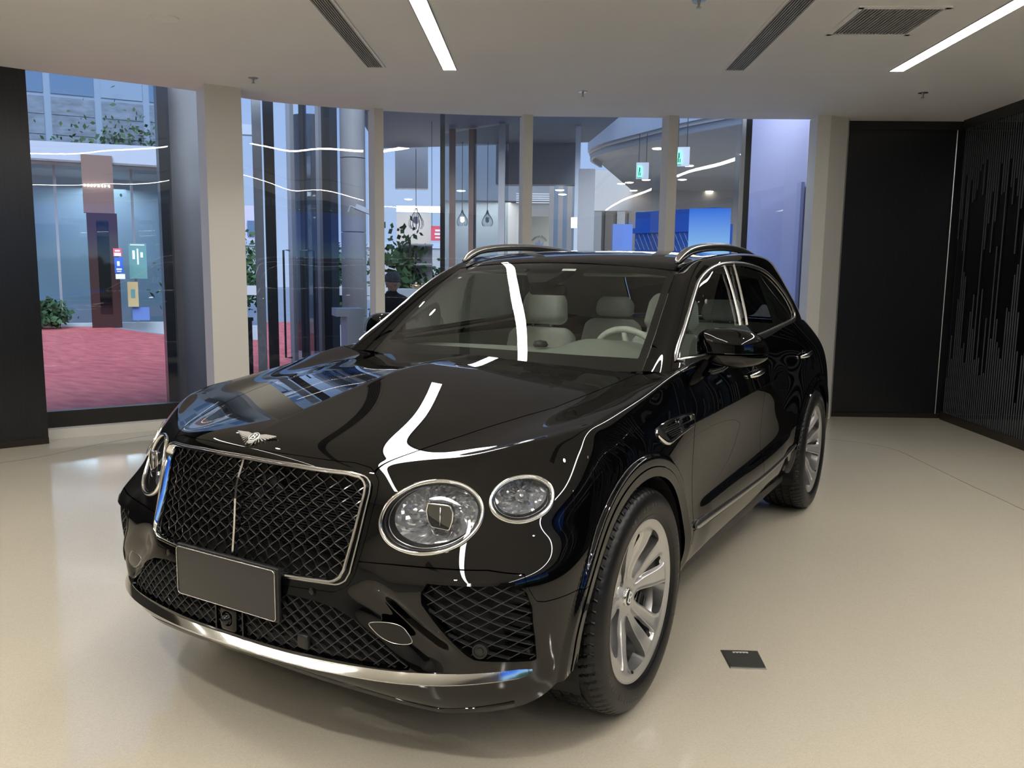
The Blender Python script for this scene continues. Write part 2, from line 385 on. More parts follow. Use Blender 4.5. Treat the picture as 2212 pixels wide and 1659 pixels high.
# ------------------------------------------------------------------ ceiling fittings
def strip_light(a, L, label):
    a = np.array(a); q = np.array([a, a+DX*L]); r = empty('strip_light', (a[0], a[1], HC), label, 'ceiling light', 'recessed light strips')
    o = MB().wall(q, HC-.004, HC+.01, .100).build('diffuser', M_strip, r); o.location = (-a[0], -a[1], -HC)
    for s in (1, -1):
        o = MB().wall(q+PX*s*.054, HC-.006, HC+.01, .008).build('edge_frame', M_vent, r); o.location = (-a[0], -a[1], -HC)
    return r
strip_light((-1.955, 3.060), 9.5, 'white light strip in the ceiling, left one of the two, over the car bonnet')
strip_light((1.115, 4.700), 10.5, 'white light strip in the ceiling, right one of the two, near the striped partition')
strip_light((-3.80, -.80), 6.0, 'white light strip outside the picture, seen as a reflection in the bumper chrome')
def slot_vent(a, L, w, ns, label):
    a = np.array(a); r = empty('slot_vent', (a[0], a[1], HC), label, 'air vent', 'long slot vents'); loc = (-a[0], -a[1], -HC)
    q = np.array([a, a+DX*L]); o = MB().wall(q, HC-.002, HC+.01, w).build('vent_backing', M_ventd, r); o.location = loc
    m = MB(); m.wall(q+PX*(w/2+.008), HC-.008, HC+.01, .018); m.wall(q-PX*(w/2+.008), HC-.008, HC+.01, .018)
    for e in (q[0], q[1]): m.wall(np.array([e-PX*(w/2+.017), e+PX*(w/2+.017)]), HC-.008, HC+.01, .014)
    o = m.build('vent_frame', M_ceil, r); o.location = loc
    for k in range(ns):
        o = MB().wall(q+PX*(-w/2+w*(k+.5)/ns), HC-.007, HC+.002, w/ns*.42).build('slat', M_vent, r); o.location = loc
slot_vent((-2.425, 2.715), 5.5, .125, 8, 'long slotted air vent in the ceiling left of the light strip over the bonnet')
slot_vent((.020, 4.095), 5.0, .150, 9, 'long slotted air vent in the ceiling right of the middle, beside the square grille')
# square return grille
r = empty('square_grille', (1.2, 3.26, HC), 'square louvred air grille in the ceiling at top right', 'air vent'); c = np.array((1.203, 3.255)); loc = (-1.2, -3.26, -HC)
o = MB().wall(np.array([c-DX*.27, c+DX*.27]), HC-.002, HC+.01, .49).build('vent_backing', M_ventd, r); o.location = loc
m = MB()
for s in (1, -1):
    m.wall(np.array([c+PX*s*.255-DX*.30, c+PX*s*.255+DX*.30]), HC-.010, HC+.01, .035); m.wall(np.array([c+DX*s*.285-PX*.27, c+DX*s*.285+PX*.27]), HC-.010, HC+.01, .035)
o = m.build('vent_frame', M_ceil, r); o.location = loc
for k in range(22):
    q = c+PX*(-.235+.47*(k+.5)/22); o = MB().wall(np.array([q-DX*.27, q+DX*.27]), HC-.009, HC+.002, .009).build('slat', M_vent, r); o.location = loc
# sprinklers, speaker
M_steel = mat('brushed_steel', (.45, .44, .42), .3, 1)
for (x, y), lb in (((-3.592, 2.54), 'small steel ceiling sprinkler nearest the left window column'), ((-1.378, 4.287), 'small steel ceiling sprinkler in the middle, above the car roof'), ((1.229, 5.66), 'small steel ceiling sprinkler below the end of the right light strip'), ((.312, 2.316), 'small steel ceiling sprinkler at the top edge, between the light strips')):
    r = empty('sprinkler', (x, y, HC), lb, 'sprinkler', 'ceiling sprinklers')
    MB().lathe([(0, -.004), (.040, -.004), (.042, 0), (.0, 0)], 24).build('escutcheon', M_steel, r, angle=40)
    MB().lathe([(0, -.045), (.014, -.045), (.014, -.041), (.006, -.040), (.008, -.02), (.011, -.004)], 16).build('deflector', M_steel, r, angle=40)
r = MB().lathe([(0, -.006), (.070, -.006), (.078, -.010), (.088, -.008), (.090, 0)], 40).build('ceiling_speaker', M_ceil, angle=35); r.location = (-2.782, 1.06, HC); tag(r, 'round white flush ceiling speaker at top left', 'speaker')
# floor outlet box
bx = empty('floor_outlet', (1.195, .5615, 0), 'dark flush square floor outlet box beside the front wheel', 'floor box', rz=math.atan2(-(.595-.46), -(1.091-1.169))-math.pi/2 if False else 0)
A4 = np.array([(1.091, .595), (1.223, .667), (1.295, .524), (1.169, .460)]); cc_ = A4.mean(0); bx.location = (cc_[0], cc_[1], 0); A5 = A4-cc_
M_lid = mat('outlet_lid', (.035, .035, .03), .45); M_lidf = mat('outlet_frame', (.10, .09, .08), .3, .6)
MB().prism(A5[::-1], -.01, .0025).build('outlet_frame', M_lidf, bx); MB().prism((A5*.93)[::-1], 0, .004).build('outlet_lid', M_lid, bx)
e0, e1 = A5[3]*.97, A5[2]*.97; MB().wall(np.array([e0, e1]), 0, .006, .008).build('outlet_edge', M_joint, bx)
e0, e1 = A5[0]*.62+A5[1]*.18, A5[0]*.18+A5[1]*.62
m = MB(); m.wall(np.array([e0, e1])*.92, .004, .0055, .006)
for q in np.linspace(0, 1, 5): p = (e0*(1-q)+e1*q)*.92; m.wall(np.array([p, p*.86]), .004, .0055, .005)
m.build('outlet_brush', M_post, bx)
# floor joint lines
M_line = mat('floor_joint', (.16, .13, .09), .5)
L1 = spline([(-.6, 5.05), (.1, 5.40), (.625, 5.479), (.908, 5.489), (1.15, 5.40), (1.323, 5.221), (1.60, 4.74), (1.883, 4.238), (2.201, 3.704), (3.6, 1.2)], 80)
tag(MB().wall(L1, -.001, .0012, .006).build('trim_7', M_line), kind='structure')
L2 = np.array([(-4.70, .60), (-4.60, 1.12), (-4.66, 1.7), (-4.60, 2.25), (-4.2, 3.0)]); tag(MB().wall(spline(L2, 30), -.001, .0012, .006).build('trim_8', M_line), kind='structure')
# big video wall behind the photographer: it shows in the panes, the wings and the wheels
M_scr = bpy.data.materials.new('video_wall_picture'); M_scr.use_nodes = True; nt = M_scr.node_tree; nt.nodes.clear()
out = nt.nodes.new('ShaderNodeOutputMaterial'); em = nt.nodes.new('ShaderNodeEmission'); nt.links.new(em.outputs[0], out.inputs[0]); em.inputs['Strength'].default_value = .9
tc = nt.nodes.new('ShaderNodeTexCoord'); sp = nt.nodes.new('ShaderNodeSeparateXYZ'); nt.links.new(tc.outputs['Generated'], sp.inputs[0])
n = nt.nodes.new('ShaderNodeTexNoise'); n.inputs['Scale'].default_value = 4; nt.links.new(tc.outputs['Generated'], n.inputs['Vector'])
ad = nt.nodes.new('ShaderNodeMath'); ad.operation = 'MULTIPLY_ADD'; ad.inputs[1].default_value = .35; ad.inputs[2].default_value = -.17; nt.links.new(n.outputs['Fac'], ad.inputs[0])
a2 = nt.nodes.new('ShaderNodeMath'); a2.operation = 'ADD'; nt.links.new(sp.outputs['Z'], a2.inputs[0]); nt.links.new(ad.outputs[0], a2.inputs[1])
rp = nt.nodes.new('ShaderNodeValToRGB'); e = rp.color_ramp.elements; e[0].position = 0; e[0].color = (.03, .06, .05, 1); e[1].position = 1; e[1].color = (.02, .10, .60, 1)
for p_, c_ in ((.38, (.04, .08, .06, 1)), (.42, (.35, .55, .75, 1)), (.55, (.25, .50, .85, 1)), (.75, (.03, .16, .75, 1))): q = e.new(p_); q.color = c_
nt.links.new(a2.outputs[0], rp.inputs[0]); nt.links.new(rp.outputs[0], em.inputs['Color'])
vw = MB().box((0, -.03, 0), (3.8, .03, 2.1)).build('video_wall', M_scr); vw.location = (6.7, -4.2, .75); vw.rotation_euler = (0, 0, math.radians(99)); tag(vw, 'large video wall showing blue sky over hills, seen only as a reflection', 'screen')
# ------------------------------------------------------------------ surface tools: subdivision cage, level-set cutting, flanges
def subdiv(V, F, level, crease=None):
    me = bpy.data.meshes.new('c'); me.from_pydata([tuple(v) for v in V], [], F); me.update()
    if crease:
        at = me.attributes.new('crease_edge', 'FLOAT', 'EDGE')
        ek = {tuple(sorted(e.vertices)): e.index for e in me.edges}
        for (a, b), w in crease.items():
            k = tuple(sorted((a, b)))
            if k in ek: at.data[ek[k]].value = w
    o = bpy.data.objects.new('c', me); COL.objects.link(o)
    md = o.modifiers.new('s', 'SUBSURF'); md.levels = level; md.render_levels = level; md.quality = 4; md.boundary_smooth = 'PRESERVE_CORNERS'
    dg = bpy.context.evaluated_depsgraph_get(); ev = o.evaluated_get(dg); m2 = ev.to_mesh()
    P = np.empty(len(m2.vertices)*3); m2.vertices.foreach_get('co', P); P = P.reshape(-1, 3)
    L = np.empty(len(m2.loops), dtype=np.int32); m2.loops.foreach_get('vertex_index', L); Q = L.reshape(-1, 4).copy()
    ev.to_mesh_clear(); bpy.data.objects.remove(o); bpy.data.meshes.remove(me)
    return P, Q
def fit_cage(V, F, it=3, w=.8, crease=None):
    V = np.asarray(V, float); C = V.copy()
    for _ in range(it):
        P, _q = subdiv(C, F, 2, crease); C += w*(V-P[:len(V)])
    return C
class Cage:
    def __init__(s): s.V = []; s.F = []; s.key = {}; s.cr = {}
    def v(s, p):
        k = tuple(np.round(p, 5))
        if k not in s.key: s.key[k] = len(s.V); s.V.append(np.array(p, float))
        return s.key[k]
    def grid(s, G, flip=False):
        """G[i][j] points; adds the grid and its mirror image"""
        for sgn in (1, -1):
            I = [[s.v((p[0]*sgn, p[1], p[2])) for p in row] for row in G]
            for i in range(len(I)-1):
                for j in range(len(I[0])-1):
                    q = (I[i][j], I[i+1][j], I[i+1][j+1], I[i][j+1])
                    if len(set(q)) < 4: continue
                    s.F.append(q if (sgn > 0) != flip else q[::-1])
    def crease(s, P, w):
        for sgn in (1, -1):
            I = [s.v((p[0]*sgn, p[1], p[2])) for p in P]
            for a, b in zip(I[:-1], I[1:]): s.cr[(a, b)] = w
class Surf:
    def __init__(s, V, T, N=None):
        s.V = V; s.T = T; s.N = N if N is not None else vnormals(V, T)
    def clip(s, f, keep=-1):
        """keep the side where f has the sign of keep"""
        f = f*(1 if keep > 0 else -1); f = np.where(np.abs(f) < 1e-7, 1e-7, f)
        ins = f > 0; c = ins[s.T].sum(1)
        T = [s.T[c == 3]]; Vn = []; Nn = []
        n0 = len(s.V); cnt = 0
        for k in (1, 2):
            t = s.T[c == k]
            if not len(t): continue
            m = ins[t] if k == 1 else ~ins[t]
            a = m.argmax(1); r = np.arange(len(t))
            A = t[r, a]; B = t[r, (a+1) % 3]; C = t[r, (a+2) % 3]
            wB = (f[A]/(f[A]-f[B]))[:, None]; wC = (f[A]/(f[A]-f[C]))[:, None]
            PB = s.V[A]*(1-wB)+s.V[B]*wB; PC = s.V[A]*(1-wC)+s.V[C]*wC
            NB = s.N[A]*(1-wB)+s.N[B]*wB; NC = s.N[A]*(1-wC)+s.N[C]*wC
            iB = n0+cnt+np.arange(len(t)); iC = iB+len(t); cnt += 2*len(t)
            Vn += [PB, PC]; Nn += [NB, NC]
            if k == 1: T.append(np.c_[A, iB, iC])
            else: T += [np.c_[iB, B, C], np.c_[iB, C, iC]]
        T = np.vstack(T)
        V = np.vstack([s.V]+Vn); N = np.vstack([s.N]+Nn)
        if not len(T): return Surf(np.zeros((0, 3)), np.zeros((0, 3), int), np.zeros((0, 3)))
        # weld coincident cut points
        key = np.round(V*1e6).astype(np.int64); u, inv = np.unique(key, axis=0, return_inverse=True); inv = inv.ravel()
        first = np.zeros(len(u), int); first[inv[::-1]] = np.arange(len(V))[::-1]
        T = inv[T]; T = T[(T[:, 0] != T[:, 1]) & (T[:, 1] != T[:, 2]) & (T[:, 2] != T[:, 0])]
        used = np.unique(T); mp = np.full(len(u), -1); mp[used] = np.arange(len(used))
        V = V[first[used]]; N = N[first[used]]; N /= np.linalg.norm(N, axis=1)[:, None]+1e-12
        return Surf(V, mp[T], N)
    def boundary(s):
        E = np.vstack([s.T[:, [0, 1]], s.T[:, [1, 2]], s.T[:, [2, 0]]])
        k = np.sort(E, axis=1); u, inv, c = np.unique(k, axis=0, return_inverse=True, return_counts=True)
        return E[c[inv.ravel()] == 1]
    def flange(s, depth, skip=None):
        """adds an inward turned edge along all open borders"""
        if not len(s.T): return s
        E = s.boundary()
        if skip is not None and len(E): E = E[~skip(s.V[E].mean(1))]
        if not len(E): return s
        b = np.unique(E); mp = {int(v): i for i, v in enumerate(b)}
        d = np.zeros((len(s.V), 3)); e = s.V[E[:, 1]]-s.V[E[:, 0]]
        en = np.cross(e, s.N[E[:, 0]])
        np.add.at(d, E[:, 0], en); np.add.at(d, E[:, 1], en)
        nb = d[b]; nb /= np.linalg.norm(nb, axis=1)[:, None]+1e-12
        n = len(s.V); k = len(b)
        top = s.V[b]; low = s.V[b]-s.N[b]*depth
        i0 = np.array([mp[int(v)] for v in E[:, 0]]); i1 = np.array([mp[int(v)] for v in E[:, 1]])
        T = np.vstack([np.c_[n+i0, n+k+i0, n+k+i1], np.c_[n+i0, n+k+i1, n+i1]])
        return Surf(np.vstack([s.V, top, low]), np.vstack([s.T, T]), np.vstack([s.N, nb, nb]))
    def obj(s, name, m, parent=None, **k):
        return obj(name, s.V, s.T, m, parent, normals=s.N, **k)
    def shell(s, depth):
        """offset copy joined by the border (solid sheet)"""
        E = s.boundary(); n = len(s.V)
        a = s.flange(depth)
        inner = Surf(s.V-s.N*depth, s.T[:, ::-1], -s.N)
        return join([a, inner])
def join(L):
    V = []; T = []; N = []; n = 0
    for s in L:
        V.append(s.V); T.append(s.T+n); N.append(s.N); n += len(s.V)
    return Surf(np.vstack(V), np.vstack(T), np.vstack(N))
def vnormals(V, T):
    n = np.cross(V[T[:, 1]]-V[T[:, 0]], V[T[:, 2]]-V[T[:, 0]]); N = np.zeros_like(V)
    for k in range(3): np.add.at(N, T[:, k], n)
    return N/(np.linalg.norm(N, axis=1)[:, None]+1e-12)
def tri(Q): return np.vstack([Q[:, [0, 1, 2]], Q[:, [0, 2, 3]]])
def sd_poly(P, poly):
    """signed distance of 2D points to closed polygon, negative inside"""
    poly = np.asarray(poly, float); A = poly; B = np.roll(poly, -1, 0)
    d = np.full(len(P), 1e9); ins = np.zeros(len(P), bool)
    for a, b in zip(A, B):
        e = b-a; w = P-a; t = np.clip((w@e)/(e@e+1e-12), 0, 1); q = w-t[:, None]*e
        d = np.minimum(d, (q*q).sum(1))
        c = ((a[1] > P[:, 1]) != (b[1] > P[:, 1]))
        with np.errstate(divide='ignore', invalid='ignore'):
            xx = (b[0]-a[0])*(P[:, 1]-a[1])/(b[1]-a[1]+1e-15)+a[0]
        ins ^= c & (P[:, 0] < xx)
    d = np.sqrt(d); return np.where(ins, -d, d)
def sd_line(P, line):
    """signed distance to open polyline extended at the ends, negative on the left side of its direction"""
    L = np.asarray(line, float); L = np.vstack([L[0]+(L[0]-L[1])*20, L, L[-1]+(L[-1]-L[-2])*20])
    best = np.full(len(P), 1e9); sg = np.ones(len(P))
    for a, b in zip(L[:-1], L[1:]):
        e = b-a; w = P-a; t = np.clip((w@e)/(e@e+1e-12), 0, 1); q = w-t[:, None]*e; d = (q*q).sum(1)
        c = -(e[0]*w[:, 1]-e[1]*w[:, 0]); m = d < best-1e-12
        best = np.where(m, d, best); sg = np.where(m, np.sign(c), sg)
    return np.sqrt(best)*np.where(sg == 0, 1, sg)
class HF:
    """height lookup: y (or x) of a surface at given 2D positions (nearest triangle)"""
    def __init__(s, S, ax):
        s.ax = ax; s.o = [i for i in range(3) if i != ax]; s.S = S
        from mathutils.bvhtree import BVHTree
        s.b = BVHTree.FromPolygons([tuple(v) for v in S.V], [tuple(int(i) for i in t) for t in S.T])
    def at(s, p, q, start, sgn):
        """ray from start along axis with direction sgn; p,q are the other coordinates"""
        o = [0, 0, 0]; o[s.ax] = start; o[s.o[0]] = p; o[s.o[1]] = q; d = [0, 0, 0]; d[s.ax] = sgn
        h, n, i, t = s.b.ray_cast(Vector(o), Vector(d))
        return (None, None) if h is None else (np.array(h), np.array(n))
# ------------------------------------------------------------------ car body surfaces (x left of the car, y to the rear, z up; metres)
FR = [  # columns from the centre line to the front corner, rows bottom to top: (x, y, z)
 [(0,-.870,.310),(0,-.925,.345),(0,-.955,.390),(0,-.968,.480),(0,-.960,.570),(0,-.940,.655),(0,-.915,.77),(0,-.897,.87),(0,-.872,.965)],
 [(.22,-.865,.305),(.22,-.918,.340),(.22,-.947,.388),(.22,-.960,.480),(.22,-.952,.570),(.22,-.932,.655),(.22,-.908,.77),(.22,-.888,.87),(.22,-.860,.960)],
 [(.42,-.825,.280),(.42,-.880,.325),(.42,-.912,.382),(.42,-.925,.480),(.42,-.915,.570),(.42,-.895,.655),(.42,-.865,.76),(.425,-.835,.86),(.43,-.800,.943)],
 [(.58,-.775,.250),(.59,-.830,.305),(.60,-.862,.375),(.60,-.868,.480),(.60,-.862,.585),(.60,-.850,.668),(.585,-.778,.76),(.585,-.742,.865),(.585,-.688,.955)],
 [(.74,-.715,.250),(.76,-.745,.305),(.765,-.765,.378),(.770,-.785,.480),(.775,-.795,.590),(.775,-.785,.678),(.745,-.700,.77),(.735,-.655,.875),(.71,-.585,.985)],
 [(.875,-.600,.270),(.89,-.615,.325),(.895,-.630,.390),(.900,-.660,.485),(.905,-.680,.590),(.905,-.668,.685),(.875,-.600,.775),(.865,-.545,.880),(.815,-.460,1.000)],
]
SD = [  # side columns going to the rear
 [(.940,-.515,.345),(.950,-.520,.400),(.955,-.525,.455),(.962,-.535,.530),(.967,-.540,.615),(.966,-.520,.695),(.952,-.465,.785),(.935,-.420,.890),(.862,-.350,1.020)],
 [(.955,-.300,.345),(.965,-.300,.400),(.972,-.300,.460),(.978,-.300,.540),(.980,-.300,.630),(.978,-.290,.730),(.968,-.270,.825),(.948,-.240,.925),(.876,-.200,1.040)],
 [(.960,-.040,.345),(.970,-.040,.400),(.977,-.040,.460),(.982,-.040,.545),(.984,-.040,.645),(.983,-.040,.750),(.974,-.030,.850),(.950,-.020,.950),(.882,0,1.062)],
 [(.955,.200,.345),(.965,.200,.400),(.972,.200,.470),(.976,.200,.560),(.977,.200,.660),(.976,.200,.770),(.969,.205,.870),(.947,.210,.970),(.886,.220,1.088)],
 [(.925,.430,.325),(.952,.430,.400),(.966,.430,.480),(.962,.430,.570),(.960,.430,.675),(.960,.430,.790),(.961,.435,.900),(.944,.440,1.000),(.888,.450,1.128)],
 [(.915,.760,.330),(.948,.760,.405),(.966,.760,.500),(.954,.760,.590),(.948,.760,.690),(.952,.760,.800),(.962,.760,.920),(.943,.760,1.030),(.889,.760,1.160)],
 [(.912,1.20,.333),(.947,1.20,.410),(.965,1.20,.510),(.950,1.20,.600),(.943,1.20,.700),(.948,1.20,.810),(.960,1.20,.930),(.943,1.20,1.045),(.888,1.20,1.178)],
 [(.912,1.65,.335),(.947,1.65,.412),(.965,1.65,.510),(.951,1.65,.600),(.944,1.65,.700),(.948,1.65,.815),(.957,1.65,.935),(.942,1.65,1.055),(.885,1.65,1.198)],
 [(.915,2.08,.338),(.949,2.08,.415),(.965,2.08,.515),(.956,2.08,.605),(.951,2.08,.710),(.953,2.08,.830),(.957,2.08,.945),(.941,2.08,1.070),(.880,2.08,1.218)],
 [(.928,2.46,.342),(.954,2.46,.418),(.968,2.46,.520),(.967,2.46,.620),(.966,2.46,.725),(.968,2.46,.845),(.967,2.46,.960),(.947,2.46,1.085),(.874,2.46,1.238)],
 [(.950,2.80,.370),(.962,2.80,.430),(.975,2.80,.520),(.980,2.80,.620),(.982,2.80,.730),(.982,2.80,.850),(.977,2.80,.965),(.953,2.80,1.090),(.862,2.80,1.248)],
 [(.950,3.15,.370),(.965,3.15,.430),(.976,3.15,.520),(.980,3.15,.620),(.982,3.15,.730),(.980,3.15,.850),(.970,3.15,.960),(.938,3.15,1.080),(.835,3.15,1.225)],
 [(.930,3.50,.370),(.950,3.50,.430),(.958,3.50,.520),(.960,3.50,.620),(.958,3.50,.730),(.950,3.50,.850),(.930,3.50,.960),(.885,3.50,1.070),(.790,3.50,1.190)],
 [(.840,3.82,.400),(.865,3.84,.450),(.875,3.85,.530),(.875,3.85,.630),(.868,3.84,.740),(.850,3.82,.850),(.820,3.80,.960),(.775,3.77,1.050),(.700,3.72,1.150)],
]
RR = [
 [(.66,3.98,.40),(.68,4.02,.45),(.69,4.04,.53),(.69,4.04,.63),(.68,4.02,.74),(.66,3.99,.85),(.63,3.96,.96),(.58,3.90,1.05),(.52,3.82,1.12)],
 [(.40,4.06,.40),(.40,4.10,.45),(.40,4.12,.53),(.40,4.12,.63),(.40,4.10,.74),(.39,4.07,.85),(.37,4.03,.96),(.34,3.96,1.05),(.30,3.88,1.12)],
 [(0,4.08,.40),(0,4.12,.45),(0,4.14,.53),(0,4.14,.63),(0,4.12,.74),(0,4.09,.85),(0,4.05,.96),(0,3.98,1.05),(0,3.90,1.12)],
]
# hood and fender tops: rows going to the rear; each from the centre to the crest (last point = crest from SD)
TPc = [  # centre .. next to crest
 [(0,-.835,1.006),(.22,-.820,.997),(.435,-.745,.975),(.61,-.615,.985),(.755,-.475,1.012)],
 [(0,-.740,1.038),(.22,-.715,1.027),(.455,-.600,1.008),(.64,-.475,1.010),(.780,-.330,1.035)],
 [(0,-.480,1.088),(.24,-.450,1.070),(.52,-.350,1.044),(.68,-.240,1.040),(.800,-.115,1.057)],
 [(0,-.140,1.143),(.27,-.110,1.112),(.585,-.020,1.076),(.715,.060,1.066),(.815,.150,1.084)],
 [(0,.150,1.163),(.29,.210,1.133),(.60,.330,1.105),(.72,.380,1.097),(.820,.420,1.120)],
 [(0,.480,1.166),(.30,.540,1.150),(.60,.680,1.130),(.72,.720,1.130),(.825,.750,1.150)],
]
body = Cage()
cornF = FR[-1]
S_all = [cornF]+SD
body.grid([c for c in FR], flip=False)
body.grid(S_all, flip=False)
body.grid([SD[-1]]+RR, flip=False)
T = [[c[8] for c in FR]]
for k, r in enumerate(TPc): T.append(r+[S_all[k+1][8]])
body.grid(list(map(list, zip(*T))), flip=False)
Tm = list(zip(*T))
# creases: hood centre panel line, bumper shelf
body.crease([Tm[0][k] for k in range(1, 7)], .75)
body.crease([c[5] for c in FR[2:]]+[SD[0][5]], .25)
body.crease([c[8] for c in FR[:3]], .35)
body.crease([c[8] for c in SD[:6]], .45)
Vb = np.array(body.V); Cb = fit_cage(Vb, body.F, 3, .7, body.cr)
Pb, Qb = subdiv(Cb, body.F, 4, body.cr)
BODY = Surf(Pb, tri(Qb))

# ---- pressed relief on the skin
def ell(P, cy, cz, a, b): 
    """approximate distance outside an ellipse in (y,z)"""
    q = np.hypot((P[:, 1]-cy)/a, (P[:, 2]-cz)/b); g = np.hypot((P[:, 1]-cy)/a**2, (P[:, 2]-cz)/b**2)
    return (q-1)*q/(g+1e-9)
def sstep(a, b, x):
    t = np.clip((x-a)/(b-a), 0, 1); return t*t*(3-2*t)
ARCH = [(-.012, .400, .468, .432), (2.985, .395, .468, .420)]
def relief(S):
    V = S.V; d = np.zeros(len(V)); side = sstep(.90, .94, np.abs(V[:, 0]))
    for (cy, cz, a, b) in ARCH:
        e = ell(V, cy, cz, a, b)
        d += (.003+.0115*np.clip(e/.062, 0, 1))*(1-sstep(.064, .080, e))*side
        d += .006*np.exp(-((e-.085)/.03)**2)*side*0
    # shoulder crease over the doors, fading to the rear
    zc = .945+.018*(V[:, 1]-.5); w = sstep(.10, .55, V[:, 1])*(1-sstep(1.75, 2.2, V[:, 1]))
    d += w*side*(.010*np.exp(-np.clip(V[:, 2]-zc, 0, 1)/.030)*(V[:, 2] >= zc)+.010*np.exp(-np.clip(zc-V[:, 2], 0, 1)/.055)*(V[:, 2] < zc))
    # lower door fold
    zl = .585+.01*(V[:, 1]-.5); w = sstep(.62, .80, V[:, 1])*(1-sstep(2.1, 2.35, V[:, 1]))
    d += w*side*.010*(1-sstep(zl-.025, zl+.010, V[:, 2]))
    # hollow between the lower grille and the side intake
    a_ = np.array((.47, .615)); b_ = np.array((.72, .415)); q = np.c_[np.abs(V[:, 0]), V[:, 2]]; u = (b_-a_)/np.linalg.norm(b_-a_)
    t_ = (q-a_)@u; w_ = np.abs((q-a_)@np.array((-u[1], u[0]))); L_ = np.linalg.norm(b_-a_)
    d -= .030*(1-sstep(.012, .075, w_))*sstep(-.06, .10, t_)*(1-sstep(L_-.06, L_+.02, t_))*(V[:, 1] < -.5)
    V2 = V+S.N*d[:, None]
    return Surf(V2, S.T)
# one more local density for crisp folds: simple 1-to-4 split on the side band
def refine(S, m):
    """1-4 split everywhere (keeps it simple and watertight)"""
    E = np.vstack([S.T[:, [0, 1]], S.T[:, [1, 2]], S.T[:, [2, 0]]]); k = np.sort(E, 1); u, inv = np.unique(k, axis=0, return_inverse=True); inv = inv.ravel()
    n = len(S.V); mid = (S.V[u[:, 0]]+S.V[u[:, 1]])/2; N = S.N[u[:, 0]]+S.N[u[:, 1]]; N /= np.linalg.norm(N, axis=1)[:, None]
    # curved midpoints (PN style) to keep the surface smooth
    a, b = S.V[u[:, 0]], S.V[u[:, 1]]; na, nb = S.N[u[:, 0]], S.N[u[:, 1]]
    mid = mid+(((b-a)*na).sum(1)[:, None]*na*-1+((b-a)*nb).sum(1)[:, None]*nb)/8
    t = len(S.T); i = inv[:t]+n; j = inv[t:2*t]+n; l = inv[2*t:]+n; A, B, C = S.T.T
    T = np.vstack([np.c_[A, i, l], np.c_[i, B, j], np.c_[l, j, C], np.c_[i, j, l]])
    return Surf(np.vstack([S.V, mid]), T, np.vstack([S.N, N]))
BODY0 = BODY
BODY = relief(refine(BODY, None))
from mathutils.bvhtree import BVHTree
def bvh(S): return BVHTree.FromPolygons([tuple(v) for v in S.V], [tuple(int(i) for i in t) for t in S.T])
BB = bvh(BODY0)
def hit(b, o, d):
    h, n, i, t = b.ray_cast(Vector(o), Vector(d)); return (None, None) if h is None else (np.array(h), np.array(n))
def onfront(x, z, off=0):
    h, n = hit(BB, (x, -3, z), (0, 1, 0)); 
    if h is None: h = np.array((x, -.86, z)); n = np.array((0, -1., 0))
    n = np.array(n); n *= -1 if n[1] > 0 else 1
    return h+n*off
def onside(y, z, off=0, s=1):
    h, n = hit(BB, (3*s, y, z), (-s, 0, 0))
    if h is None: h = np.array((.93*s, y, z)); n = np.array((s, 0, 0.))
    n = np.array(n); n *= -1 if n[0]*s < 0 else 1
    return h+n*off
# ------------------------------------------------------------------ greenhouse surface (windscreen, pillars, roof, rear window)
GF = [
 [(0,.400,1.095),(0,.600,1.236),(0,.790,1.368),(0,.975,1.487),(0,1.150,1.580)],
 [(.25,.418,1.100),(.245,.616,1.240),(.24,.805,1.370),(.235,.990,1.486),(.23,1.165,1.579)],
 [(.50,.485,1.112),(.49,.680,1.250),(.475,.865,1.375),(.46,1.045,1.486),(.44,1.210,1.573)],
 [(.715,.600,1.125),(.690,.800,1.268),(.662,.985,1.398),(.635,1.150,1.495),(.608,1.290,1.563)],
 [(.815,.545,1.130),(.783,.775,1.275),(.742,.990,1.412),(.702,1.175,1.515),(.668,1.355,1.582)],
]
_x = [.887,.864,.818,.768,.712]
GS = [
 [(.868,.66,1.145),(.822,.92,1.278),(.785,1.12,1.412),(.748,1.31,1.520),(.705,1.480,1.598)],
 [(.890,.95,1.160),(.866,1.12,1.280),(.818,1.28,1.415),(.768,1.45,1.532),(.714,1.620,1.612)],
 [(.890,1.40,1.175),(.866,1.48,1.290),(.820,1.57,1.422),(.771,1.70,1.545),(.718,1.850,1.630)],
 [(.885,1.90,1.195),(.863,1.92,1.302),(.818,1.95,1.430),(.769,2.03,1.552),(.714,2.150,1.638)],
 [(.876,2.40,1.215),(.853,2.38,1.315),(.808,2.37,1.435),(.758,2.42,1.545),(.700,2.550,1.632)],
 [(.860,2.85,1.230),(.830,2.80,1.325),(.783,2.76,1.432),(.733,2.78,1.530),(.672,2.870,1.605)],
 [(.790,3.40,1.170),(.760,3.32,1.290),(.718,3.22,1.405),(.672,3.14,1.505),(.620,3.090,1.572)],
]
GR = [
 [(.62,3.62,1.12),(.59,3.50,1.25),(.56,3.38,1.37),(.53,3.27,1.48),(.50,3.17,1.580)],
 [(.42,3.72,1.11),(.40,3.59,1.24),(.38,3.46,1.37),(.36,3.34,1.49),(.34,3.21,1.590)],
 [(.20,3.77,1.11),(.20,3.63,1.24),(.19,3.50,1.37),(.18,3.37,1.49),(.17,3.24,1.597)],
 [(0,3.79,1.11),(0,3.65,1.24),(0,3.52,1.37),(0,3.39,1.49),(0,3.25,1.600)],
]
def _row(y, dy, z, xs=(0,.23,.44,.60)):
    return [(x, y-dy*(1-(x/.7)**2), z-.030*(x/.62)**2.6*(1 if y < 2.7 else .9)) for x in xs]
